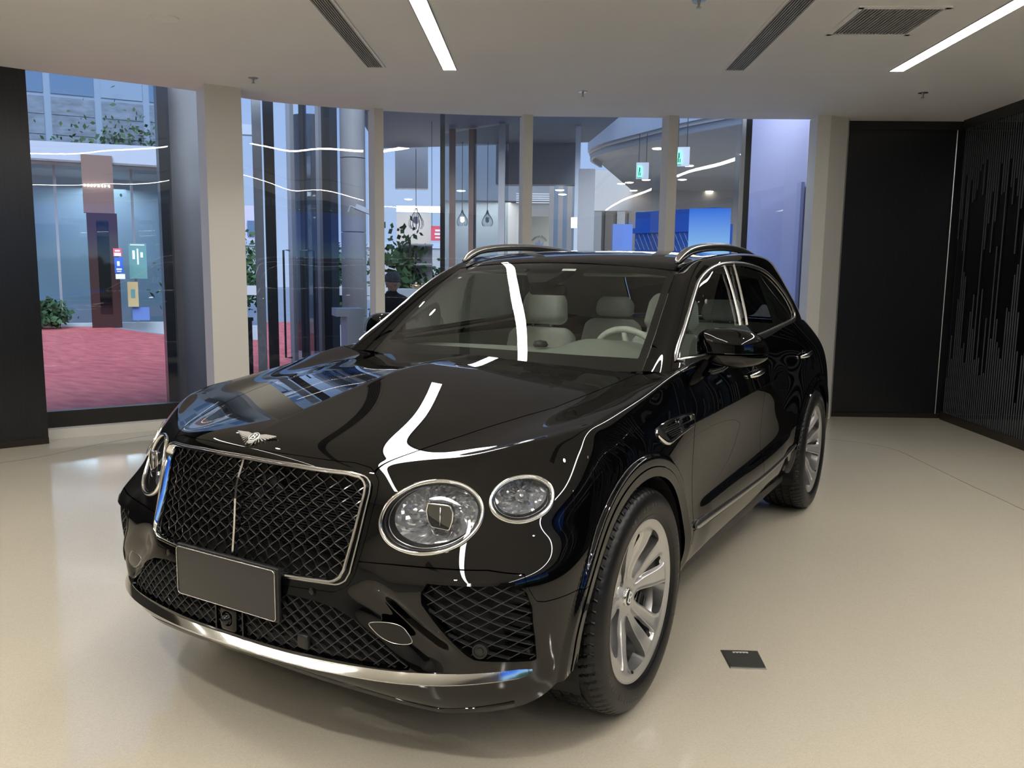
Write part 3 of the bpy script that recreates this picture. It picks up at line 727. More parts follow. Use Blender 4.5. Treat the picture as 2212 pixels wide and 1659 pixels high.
GT = [_row(1.46,.115,1.622), _row(1.61,.065,1.640), _row(1.85,.03,1.652), _row(2.15,.0,1.659), _row(2.55,-.0,1.656), _row(2.87,-.03,1.641,(0,.22,.42,.57))]
green = Cage()
green.grid(GF); green.grid([GF[-1]]+GS); green.grid([GS[-1]]+GR)
top = [[c[4] for c in GF]]+[r+[GS[k][4]] for k, r in enumerate(GT)]+[[GR[3][4], GR[2][4], GR[1][4], GR[0][4], GS[-1][4]]]
top = [list(r) for r in top]
green.grid(list(map(list, zip(*top))))
green.crease([c[4] for c in GF], .3)
Cg = fit_cage(np.array(green.V), green.F, 3, .7, green.cr)
Pg, Qg = subdiv(Cg, green.F, 4, green.cr)
GREEN = Surf(Pg, tri(Qg))
# ------------------------------------------------------------------ car materials
M_paint = mat('black_paint', (.0012, .0012, .0016), .012, ior=1.5)
M_gloss = mat('gloss_black_trim', (.003, .003, .003), .03)
M_plas = mat('satin_black_plastic', (.012, .012, .013), .42)
M_dark = mat('matt_black_plastic', (.006, .006, .006), .7)
M_chrome = mat('bright_chrome', (.86, .86, .86), .06, 1)
M_satin = mat('satin_chrome', (.62, .61, .59), .26, 1)
M_wire = mat('dark_grille_metal', (.11, .11, .115), .22, .9)
M_blade = mat('black_grille_plastic', (.03, .03, .032), .3)
M_rub = mat('tyre_rubber', (.006, .006, .0065), .40)
M_rubl = mat('tyre_lettering', (.10, .10, .10), .5)
M_wheel = mat('silver_wheel_paint', (.60, .60, .60), .30, .75, coat=.6)
M_disc = mat('brake_steel', (.25, .24, .23), .35, 1)
M_white = mat('white_enamel', (.85, .85, .85), .3)
M_lens = thin_glass('lamp_glass', (1, 1, 1), 1.45, 1.0)
M_wind = thin_glass('windscreen_glass', (.93, .97, .94), 1.52, 1.0)
M_tint = thin_glass('tinted_side_glass', (.34, .37, .37), 1.52, 1.0)
M_sidef = thin_glass('front_side_glass', (.66, .71, .70), 1.52, 1.0)
M_roofg = thin_glass('roof_glass', (.62, .65, .64), 1.52, 1.0)
M_hide = mat('pale_grey_hide', (.80, .83, .75), .5); noise_tint(M_hide, 60, .04, bump=.15, bscale=500)
M_hide2 = mat('grey_headlining', (.52, .54, .49), .8)
M_dasht = mat('dash_top_hide', (.30, .33, .29), .5)
M_dash = mat('dark_hide', (.03, .035, .033), .45)
CAR = empty('car', (0, 0, 0), 'glossy black luxury SUV with mesh grille parked on the showroom floor', 'car')
GAP = .0024
def fmax(*a): return np.maximum.reduce(a)
def fmin(*a): return np.minimum.reduce(a)
def xz(S): return np.c_[np.abs(S.V[:, 0]), S.V[:, 2]]
def yz(S): return S.V[:, 1:3]
# ------------------------------------------------------------------ outlines in the car's own views
HL1 = spline([(.734,.843),(.7345,.813),(.723,.784),(.703,.76),(.673,.743),(.635,.732),(.593,.729),(.552,.736),(.517,.751),(.493,.775),(.482,.805),(.484,.836),(.497,.867),(.52,.892),(.55,.911),(.586,.92),(.625,.921),(.664,.913),(.697,.896),(.721,.872)], 60, True)
HL2 = spline([(.884,.877),(.886,.855),(.877,.835),(.858,.821),(.834,.814),(.806,.816),(.779,.827),(.759,.844),(.748,.866),(.748,.89),(.757,.91),(.775,.925),(.8,.931),(.827,.929),(.852,.918),(.873,.899)], 48, True)
_g = [(.0,.948),(.20,.945),(.37,.936),(.412,.927),(.428,.910),(.430,.885),(.420,.77),(.412,.675),(.402,.652),(.380,.640),(.20,.636),(0,.635)]
GRL = np.array(_g+[(-a, b) for a, b in _g[::-1][1:-1]])
GR2 = np.array([(.655,.668),(.641,.640),(.643,.607),(.70,.53),(.757,.456),(.775,.440),(.80,.434),(.895,.416),(.903,.425),(.908,.50),(.909,.60),(.898,.645),(.880,.664),(.860,.670)])
_c = [(0,.586),(.20,.584),(.33,.578),(.40,.566),(.46,.540),(.533,.490),(.615,.420),(.612,.408),(.58,.405),(.3,.412),(0,.415)]
GR3 = np.array(_c+[(-a, b) for a, b in _c[::-1][1:-1]])
hoodx = lambda y: np.interp(y, [-.9, -.80, -.675, -.493, -.299, -.076, .268, .62, 1], [.430, .436, .486, .548, .602, .657, .685, .705, .72])
hoodf = lambda x: .9625-.024*(x/.43)**2
hoodr = lambda x: .405+.50*x**2
FEND = [(.62,1.22),(.548,1.13),(.528,1.04),(.525,.92),(.550,.78),(.570,.60),(.573,.44),(.573,.2)]
DOOR2 = [(1.66,1.30),(1.655,1.10),(1.66,.95),(1.685,.79),(1.685,.56),(1.69,.40),(1.69,.2)]
DOOR3 = [(2.62,1.30),(2.60,1.12),(2.555,.98),(2.475,.86),(2.425,.74),(2.40,.55),(2.40,.2)]
# ------------------------------------------------------------------ cut the skin into panels
S = BODY
S = S.clip(.255+.0*S.V[:, 2]-S.V[:, 2]*0-S.V[:, 2]+(-.5), -1)
for A in ARCH: S = S.clip(fmin(ell(S.V, *A), np.full(len(S.V), 1.))*1.0*np.where(np.abs(S.V[:, 0]) > .5, 1, 1)+np.where(np.abs(S.V[:, 0]) > .6, 0, 5), 1)
front = lambda S: S.V[:, 1]+.30   # negative in front
def cutpoly(S, P, grow=0, keep=1, symmetric=True):
    q = xz(S) if symmetric else np.c_[S.V[:, 0], S.V[:, 2]]
    f = sd_poly(q, P)-grow
    return S.clip(fmax(f, S.V[:, 1]+.35), keep)
lamps = {}
for k, P in (('headlamp', HL1), ('side_lamp', HL2)):
    lamps[k] = cutpoly(S, P, -.004, -1)
    S = cutpoly(S, P, 0, 1)
S = cutpoly(S, GR2, 0, 1)
S = cutpoly(S, GR3, 0, 1, False)
ringo = cutpoly(S, GRL, .030, -1, False)      # dark shell round the grille
S = cutpoly(S, GRL, .0315, 1, False)
ringo = cutpoly(ringo, GRL, 0, 1, False)
# hood
def hoodfield(S): 
    a = np.abs(S.V[:, 0]); return fmax(a-hoodx(S.V[:, 1]), hoodf(a)-S.V[:, 2], S.V[:, 1]-hoodr(a), .90-S.V[:, 2])
hood = S.clip(hoodfield(S)+GAP, -1)
rest = S.clip(hoodfield(S)-GAP, 1)
# strip between hood and windscreen is dropped
rest = rest.clip(fmax(np.abs(rest.V[:, 0])-hoodx(rest.V[:, 1])+.004, hoodr(np.abs(rest.V[:, 0]))-rest.V[:, 1], 1.0-rest.V[:, 2], rest.V[:, 1]-2), 1)
hood = hood.flange(.02)
hood.obj('hood', M_paint, CAR)
# arch trims
for i, A in enumerate(ARCH):
    for s in (1, -1):
        f = lambda S: ell(S.V, *A)-.033
        side = lambda S: .6-S.V[:, 0]*s
        t = rest.clip(fmax(f(rest), side(rest), .345-rest.V[:, 2]), -1)
        if len(t.T): t = Surf(t.V+t.N*.003, t.T, t.N).flange(.03); t.obj('wheel_arch_trim', M_paint, CAR)
    rest = rest.clip(fmax(ell(rest.V, *A)-.037, .6-np.abs(rest.V[:, 0])), 1)
# bumper / fender split
zc = lambda a: np.interp(a, [0, .60, .80, .885, .915, .93, 2], [.700, .700, .703, .690, .612, .606, .606])
bf = lambda S, g: fmax(S.V[:, 2]-zc(np.abs(S.V[:, 0]))+g, S.V[:, 1]+.02)
bump = rest.clip(bf(rest, GAP*.6), -1)
rest = rest.clip(bf(rest, -GAP*.6), 1)
bump = bump.clip(-bump.V[:, 1]+.0-.02+0*bump.V[:, 0], 1)
bump.flange(.022).obj('front_bumper', M_paint, CAR)
ringo.flange(.02).obj('grille_shell', M_gloss, CAR)
fd = lambda S: sd_line(yz(S), FEND)      # negative towards the front
d2 = lambda S: sd_line(yz(S), DOOR2); d3 = lambda S: sd_line(yz(S), DOOR3)
_t = sd_line(np.array([(0., .7)]), FEND)[0]; sg = 1 if _t < 0 else -1
SILL = lambda S: S.V[:, 2]-np.interp(S.V[:, 1], [.5, 1.1, 1.7, 2.5], [.492, .478, .470, .500])
for s in (1, -1):
    h = rest.clip(rest.V[:, 0]*s, 1)
    fen = h.clip(fd(h)*sg+GAP, -1); h = h.clip(fd(h)*sg-GAP, 1)
    fen.flange(.018).obj('front_fender', M_paint, CAR)
    q = h.clip(d3(h)*sg-GAP, 1)
    mid = h.clip(d3(h)*sg+GAP, -1)
    sill = mid.clip(SILL(mid)+GAP, -1); up = mid.clip(SILL(mid)-GAP, 1)
    sill.flange(.02).obj('sill_panel', M_paint, CAR)
    up.clip(d2(up)*sg+GAP, -1).flange(.018).obj('front_door', M_paint, CAR)
    up.clip(d2(up)*sg-GAP, 1).flange(.018).obj('rear_door', M_paint, CAR)
    q.flange(.018).obj('rear_quarter', M_paint, CAR)
# ------------------------------------------------------------------ greenhouse panels
WX = lambda z: np.interp(z, [1.0, 1.13, 1.27, 1.40, 1.495, 1.563, 1.7], [.735, .712, .690, .662, .635, .612, .57])
WT = lambda a: 1.572-.032*(a/.61)**2
wf = lambda S: fmax(np.abs(S.V[:, 0])-WX(S.V[:, 2]), S.V[:, 2]-WT(np.abs(S.V[:, 0])), S.V[:, 1]-1.6)
SIDEO = spline([(.645,1.172),(.735,1.226),(.85,1.292),(.965,1.362),(1.075,1.428),(1.20,1.492),(1.37,1.546),(1.55,1.572),(1.83,1.578),(2.05,1.568),(2.27,1.548),(2.44,1.515),(2.60,1.462),(2.735,1.392),(2.805,1.31),(2.80,1.272),(2.75,1.252)], 60)
SIDEO = np.vstack([SIDEO, [(2.5,1.237),(2.0,1.214),(1.5,1.194),(1.0,1.178),(.8,1.171)]])
sf = lambda S, g=0: fmax(sd_poly(yz(S), SIDEO)-g, .55-np.abs(S.V[:, 0]))
REARW = np.array([(.54,1.20),(.50,1.50),(.30,1.53),(0,1.54),(-.30,1.53),(-.50,1.50),(-.54,1.20)])
rf = lambda S: fmax(sd_poly(np.c_[S.V[:, 0], S.V[:, 2]], REARW), 2.9-S.V[:, 1])
G = refine(GREEN, None)
G = G.clip(G.V[:, 2]-1.10, 1)
wind = G.clip(wf(G)+.003, -1)
G = G.clip(wf(G)-.001, 1)
rearg = G.clip(rf(G), -1); G = G.clip(rf(G)-.002, 1)
sides = G.clip(sf(G)+.0, -1); G = G.clip(sf(G), 1)
PANO = rrect(.94, 1.34, .10, 6, 0, 2.08)
pf = lambda S: fmax(sd_poly(S.V[:, :2], PANO), 1.5-S.V[:, 2])
pano = G.clip(pf(G)+.003, -1); G = G.clip(pf(G), 1); pano.obj('glass_roof', M_roofg, CAR)
roof = G.clip(G.V[:, 2]-np.interp(np.abs(G.V[:, 0]), [0, .55, .66, .76], [1.55, 1.555, 1.575, 1.59])*1.0, 1)
G.flange(.02).obj('roof_and_pillars', M_paint, CAR)
wind.obj('windscreen', M_wind, CAR)
# printed black border on the glass, a thin band just behind it
bw = fmax(WT(np.abs(wind.V[:, 0]))-.035-wind.V[:, 2]*1, 0*wind.V[:, 0])
inn = fmax(np.abs(wind.V[:, 0])-WX(wind.V[:, 2])+.035, wind.V[:, 2]-WT(np.abs(wind.V[:, 0]))+.028, 1.185-.03*wind.V[:, 0]**2-wind.V[:, 2])
band = Surf(wind.V-wind.N*.004, wind.T, wind.N).clip(inn, 1)
band.obj('windscreen_border', M_dark, CAR)
rearg.obj('rear_window', M_tint, CAR)
DIV1 = [(1.46,1.15),(1.462,1.275),(1.535,1.563),(1.56,1.65)]; DIV2 = [(1.585,1.15),(1.583,1.27),(1.69,1.577),(1.72,1.66)]
DIV3 = [(2.33,1.15),(2.324,1.232),(2.332,1.383),(2.20,1.549),(2.14,1.62)]; DIV0 = [(.905,1.10),(.88,1.25),(.845,1.40)]
sgn = lambda L, p: 1 if sd_line(np.array([p]), L)[0] < 0 else -1
g0, g1, g2, g3 = sgn(DIV0, (3., 1.3)), sgn(DIV1, (3., 1.3)), sgn(DIV2, (3., 1.3)), sgn(DIV3, (3., 1.4))
for s in (1, -1):
    h = sides.clip(sides.V[:, 0]*s, 1); h = Surf(h.V-h.N*.006, h.T, h.N); e = lambda S, g: sf(S, -g)
    L = lambda S, D, g: sd_line(yz(S), D)*g
    fq = h.clip(fmax(L(h, DIV0, g0)+.012, e(h, .012)), -1); fq.obj('quarter_light', M_sidef, CAR)
    fw = h.clip(fmax(L(h, DIV0, -g0)+.012, L(h, DIV1, g1)+.004, e(h, .012)), -1); fw.obj('front_side_window', M_sidef, CAR)
    rw = h.clip(fmax(L(h, DIV2, -g2)+.012, L(h, DIV3, g3)+.010, e(h, .012)), -1); rw.obj('rear_side_window', M_tint, CAR)
    qw = h.clip(fmax(L(h, DIV3, -g3)+.010, e(h, .012)), -1); qw.obj('rear_quarter_window', M_tint, CAR)
    fr = h
    for ff in (lambda S: fmax(L(S, DIV0, g0)+.012, e(S, .012)), lambda S: fmax(L(S, DIV0, -g0)+.012, L(S, DIV1, g1)+.004, e(S, .012)),
               lambda S: fmax(L(S, DIV2, -g2)+.012, L(S, DIV3, g3)+.010, e(S, .012)), lambda S: fmax(L(S, DIV3, -g3)+.010, e(S, .012))):
        fr = fr.clip(ff(fr), 1)
    fr.flange(.012).obj('window_seal', M_gloss, CAR)
def resample(P, n, closed=True):
    P = np.asarray(P, float); Q = np.vstack([P, P[:1]]) if closed else P
    L = np.r_[0, np.cumsum(np.linalg.norm(np.diff(Q, axis=0), axis=1))]; t = np.linspace(0, L[-1], n, endpoint=not closed)
    return np.stack([np.interp(t, L, Q[:, k]) for k in range(Q.shape[1])], 1)
# chrome window surround, follows the outline on the greenhouse
BG = bvh(GREEN)
def ongreen(y, z, off=0, s=1):
    h, n = hit(BG, (3*s, y, z), (-s, 0, 0))
    if h is None: return None
    n = np.array(n); n *= -1 if n[0]*s < 0 else 1
    return h+n*off
for s in (1, -1):
    C = resample(SIDEO, 200)
    P = [ongreen(y, z, .002, s) for y, z in C]; P = np.array([p for p in P if p is not None])
    up = np.array([(s*.8, 0, .5)]*len(P))
    pr = np.array([(-.011,-.004),(.011,-.004),(.011,.003),(.006,.007),(-.006,.007),(-.011,.003)])
    MB().tube(P, 1, closed=True, prof=pr, up=(s*.85, 0, .5)).build('window_chrome', M_satin, CAR, angle=40)
    m = MB()
    for (D, dd) in ((DIV1, 0), (DIV2, 0)):
        pts = [ongreen(y, z, .003, s) for y, z in spline(D[1:3], 12)]
        m.tube(np.array([p for p in pts if p is not None]), 1, prof=pr*(.6, 1), up=(s*.85, 0, .3))
    m.build('pillar_chrome', M_satin, CAR, angle=40)
# ------------------------------------------------------------------ belt filler and cowl
m = MB(); m.box((-.84,.42,.70), (.84,.62,1.085)); m.build('cowl', M_dark, CAR)
cow = [];
for s in np.linspace(-.71, .71, 40):
    y = hoodr(abs(s)); cow.append((s, y-.01, np.interp(abs(s), [0, .3, .6, .7], [1.150, 1.138, 1.118, 1.112])))
cow = np.array(cow); cow2 = cow+np.array([0, .10, -.012]); Vc = np.vstack([cow, cow2]); n = len(cow)
obj('cowl_cover', Vc, [(i, i+1, n+i+1, n+i) for i in range(n-1)], M_plas, CAR, smooth=True)
# wipers
m = MB()
for x0, x1 in ((.62, -.02), (-.10, -.66)):
    P = [(x0+(x1-x0)*t, .45+.5*(x0+(x1-x0)*t)**2+.03, 1.137-.02*t) for t in np.linspace(0, 1, 14)]
    m.tube(P, .006, 6)
m.build('wiper', M_dark, CAR, smooth=True)
# ------------------------------------------------------------------ front end details
def ring3(P2, off=0, s=1, n=None):
    P2 = P2 if n is None else resample(P2, n)
    pts = []; nn = []
    for x, z in P2:
        h, N = hit(BB, (x, -3, z), (0, 1, 0)); N = np.array(N); N *= -1 if N[1] > 0 else 1
        pts.append(h+N*off); nn.append(N)
    P = np.array(pts); N = np.array(nn)
    # smooth the normals along the loop
    for _ in range(3): N = (np.roll(N, 1, 0)+N+np.roll(N, -1, 0))/3
    N /= np.linalg.norm(N, axis=1)[:, None]
    return P*np.array([s, 1, 1]), N*np.array([s, 1, 1])
# main grille chrome ring (proud of the skin)
P, N = ring3(GRL, .012, 1, 200)
pr = np.array([(-.0075, -.02), (.0075, -.02), (.0075, .002), (.004, .006), (-.004, .006), (-.0075, .002)])
MB().tube(P, 1, closed=True, prof=pr*(.62, 1), up=N).build('grille_surround', M_chrome, CAR, angle=35)
P, N = ring3(GRL*np.array([1, 1]), .004, 1, 200)
cen = np.array([0, P[:, 1].mean(), .79]); Pb2 = cen+(P-cen)*np.array([1.038, 1, 1.055])
MB().tube(Pb2, 1, closed=True, prof=pr*(.30, .30), up=N).build('grille_trim_line', M_satin, CAR, angle=35)
def wires(poly, w, h, s0, wid, dep, inset, wave=0, margin=.002, step=.006, phase=0):
    """diamond lattice inside a 2D outline (x,z), laid on the nose surface"""
    mb = MB(); lo = poly.min(0); hi = poly.max(0)
    for fam in (1, -1):
        c = [p[0]/w+fam*p[1]/h for p in ((lo[0], lo[1]), (hi[0], lo[1]), (lo[0], hi[1]), (hi[0], hi[1]))]
        for k in range(math.floor(min(c)), math.ceil(max(c))+1):
            zs = np.arange(lo[1], hi[1], step*h/w if h < w else step)
            xs = (k+phase-fam*zs/h)*w; q = np.c_[xs, zs]; ins = sd_poly(q, poly) < margin
            i = 0
            while i < len(q):
                if not ins[i]: i += 1; continue
                j = i
                while j+1 < len(q) and ins[j+1]: j += 1
                if j-i >= 1:
                    pts = []; nn = []
                    for x, z in q[i:j+1]:
                        N = np.array((0, -1., 0)); p = onfront(x, z, 0); u = z/h*2*math.pi
                        p = p+np.array([wave*.35*math.sin(u)*fam, inset-wave*math.cos(u), 0])*1.0
                        pts.append(p)
                    prf = np.array([(-wid/2, -dep), (wid/2, -dep), (wid/2, 0), (-wid/2, 0)])
                    mb.tube(np.array(pts), 1, prof=prf, up=(0, -1, .1))
                i = j+1
    return mb
wires(GRL, .0445, .037, 1, .0030, .010, .016, wave=.0035, step=.0062, margin=.004).build('grille_mesh', M_wire, CAR)
# vertical centre bar
P = [onfront(0, z, o) for z, o in zip(np.linspace(.952, .640, 16), [.004, .006, .010, .014, .016, .016, .016, .014, .012, .010, .008, .006, .004, .002, 0, -.002])]
MB().tube(np.array(P), 1, prof=np.array([(-.004, -.02), (.004, -.02), (.0035, .002), (0, .006), (-.0035, .002)]), up=(0, -1, 0)).build('grille_centre_bar', M_chrome, CAR)
# things behind the grille
m = MB(); m.box((-.42, -.74, .60), (.42, -.70, .95)); m.box((-.41, -.79, .88), (.41, -.74, .930)); m.box((-.43, -.80, .60), (-.40, -.70, .90)); m.box((.40, -.80, .60), (.43, -.70, .90)); m.build('radiator', M_dark, CAR)
m = MB()
for k in range(26): m.box((-.38, -.760, .655+.009*k), (.38, -.745, .658+.009*k))
m.build('radiator_fins', M_plas, CAR)
m = MB(); m.bbox((.02, -.835, .845), (.10, -.79, .90), .01); m.lathe([(0, 0), (.018, 0), (.020, .03), (.014, .032), (0, .028)], 16, frame((.035, -.83, .83), (1, 0, 0), (0, .3, .95), (0, -.95, .3))); m.build('camera_module', M_plas, CAR, angle=35)
# lower meshes
wires(GR3, .0445, .036, 1, .0022, .012, .012, wave=.001, step=.012).build('lower_grille_mesh', M_blade, CAR)
for s in (1, -1):
    P = GR2*np.array([s, 1]); wires(P if s > 0 else P[::-1], .056, .036, 1, .0022, .014, .014, wave=0, step=.012).build('side_intake_mesh', M_blade, CAR)
    R, N = ring3(GR2, .0005, s, 90); MB().tube(R, 1, closed=True, prof=np.array([(-.004, -.02), (.004, -.02), (.004, .001), (-.004, .001)]), up=N).build('side_intake_rim', M_gloss, CAR)
m = MB(); m.box((-.64, -.80, .36), (.64, -.77, .62)); m.build('lower_intake_back', M_dark, CAR)
for s in (1, -1):
    pts = [onfront(x, z, -.06) for x, z in resample(GR2, 40)]; c = np.mean(pts, axis=0)+np.array([0, .03, 0]); V = np.vstack([[c], pts])*np.array([s, 1, 1])
    obj('side_intake_back', V, [(0, 1+i, 1+(i+1) % 40) for i in range(40)], M_dark, CAR)
    m = MB(); x0, x1 = (.80, .888) if s > 0 else (-.888, -.80)
    for k in range(9): m.box((x0, -.655, .445+.024*k), (x1, -.60, .458+.024*k))
    m.build('intake_vane', M_plas, CAR)
    h = onfront(.790, .470, -.004)*np.array([s, 1, 1])
    m = MB(); m.lathe([(0, .004), (.010, .004), (.011, 0), (.016, 0), (.018, .004), (.022, .004), (.023, -.012), (0, -.012)], 24, frame(h, (.9, s*.35, 0), (0, 0, 1), (s*.35, -.9, 0))); m.build('front_sensor', M_plas, CAR, angle=40)
    h = onfront(.315, .600, .0005)*np.array([s, 1, 1])
    m = MB(); m.lathe([(0, .002), (.009, .001), (.0095, -.001), (.0125, -.001), (.0135, .001), (.014, -.008)], 20, frame(h, (1, 0, 0), (0, 0, 1), (0, -1, 0))); m.build('parking_sensor', M_gloss, CAR, angle=40)
    h = onside(-.53, .432, .0005, s)
    m = MB(); m.lathe([(0, .001), (.009, .001), (.0095, -.001), (.0125, -.001), (.0135, .001), (.014, -.008)], 20, frame(h, (0, 1, 0), (0, 0, 1), (s, 0, 0))); m.build('parking_sensor', M_gloss, CAR, angle=40)
    # headlamp washer cover
    q = spline([(.503,.538),(.545,.545),(.590,.540),(.612,.520),(.624,.498),(.612,.488),(.575,.487),(.540,.500),(.512,.522)], 40, True)
    R, N = ring3(q, .0015, s); c = R.mean(0)+N.mean(0)*.003
    obj('washer_cover', np.vstack([[c], R]), [(0, 1+i, 1+(i+1) % 40)[::s] for i in range(40)], M_gloss, CAR, smooth=True)
    MB().tube(R, .0013, 6, closed=True).build('washer_cover_edge', M_satin, CAR, smooth=True)
# square radar cover and the camera pod below the plate
h = onfront(.295, .452, -.002)
m = MB(); m.bbox((h[0]-.021, h[1]-.008, h[2]-.022), (h[0]+.021, h[1]+.01, h[2]+.022), .007, seg=3); m.build('radar_cover', M_plas, CAR, smooth=True)
m = MB(); h = onfront(0, .455, 0); m.bbox((h[0]-.034, h[1]-.004, .418), (h[0]+.034, h[1]+.03, .50), .012, seg=3)
m.box((-.062, h[1]+.004, .415), (-.056, h[1]+.02, .50)); m.box((.056, h[1]+.004, .415), (.062, h[1]+.02, .50)); m.build('camera_pod', M_gloss, CAR, angle=40)
m = MB(); m.lathe([(0, .022), (.008, .020), (.014, .014), (.017, .004), (.019, 0), (.024, 0), (.025, -.01)], 24, frame((h[0], h[1]-.004, .462), (1, 0, 0), (0, 0, 1), (0, -1, 0))); m.build('front_camera', M_gloss, CAR, smooth=True)
# chrome strip along the bottom of the bumper
C = spline([(-.895,-.640,.386),(-.86,-.685,.385),(-.78,-.765,.384),(-.62,-.855,.384),(-.42,-.915,.386),(-.2,-.948,.389),(0,-.955,.391),(.2,-.948,.389),(.42,-.915,.386),(.62,-.855,.384),(.78,-.765,.384),(.86,-.685,.385),(.895,-.640,.386)], 120)
P = []
for c in C:
    h, N = hit(BB, (c[0], -3, c[2]), (0, 1, 0)); P.append(h if abs(c[0]) < .885 and h is not None else onside(c[1], c[2]*1.0, 0, np.sign(c[0])))
P = np.array(P); 
for _ in range(4): P[1:-1] = (P[:-2]+2*P[1:-1]+P[2:])/4
wid = np.interp(np.abs(C[:, 0]), [0, .70, .86, .905], [1.05, .95, .75, .25])
d = np.gradient(P, axis=0); out = np.cross(d, (0, 0, 1.)); out *= np.sign((out*np.array([0, -1, 0])).sum(1)+(out[:, 0]*np.sign(P[:, 0])))[:, None]; out /= np.linalg.norm(out, axis=1)[:, None]
tl = np.radians(np.interp(np.abs(C[:, 0]), [0, .1, .3, .5, .7, .9], [48.5, 44.5, 35.5, 28, 24, 20]))[:, None]; up = out*np.cos(tl)+np.array([0, 0, 1.])*np.sin(tl); pr = np.array([(-.018, -.02), (.018, -.02), (.0185, .004), (.0160, .0086), (.006, .0090), (-.006, .0090), (-.0160, .0086), (-.0185, .003)])
MB().tube(P+out*.002, wid, closed=False, prof=pr, up=up).build('bumper_chrome_strip', mat('bumper_chrome', (.86, .86, .86), .11, 1), CAR, angle=25)
# black lower lip line
P2 = P.copy(); P2[:, 2] = np.interp(np.abs(P[:, 0]), [0, .4, .5, .65, .9], [.318, .305, .295, .262, .29]); 
P2 = np.array([onfront(p[0], p[2], .0) if abs(p[0]) < .86 else p for p in P2])[14:-14]
MB().tube(P2+np.array([0, .012, -.006]), 1, prof=pr*(.7, .9), up=(0, -.8, -.5)).build('lower_lip', M_gloss, CAR, angle=50)
# number plate on its holder
m = MB(); m.bbox((-.222, -.972, .496), (.222, -.955, .664), .006); m.box((-.20, -.957, .52), (.20, -.91, .64)); m.build('plate_holder', M_plas, CAR, angle=40)
M_plate = mat('dark_plate_film', (.034, .032, .031), .30)
m = MB(); m.bbox((-.216, -.976, .502), (.216, -.970, .658), .004); pl = m.build('number_plate', M_plate, CAR, angle=40)
tag(pl, 'blank dark brown glossy number plate')
MB().tube(np.array([(x, -.977, z+.58) for x, z in rrect(.430, .154, .012)]), .0016, 6, closed=True).build('plate_rim', M_satin, CAR, smooth=True)
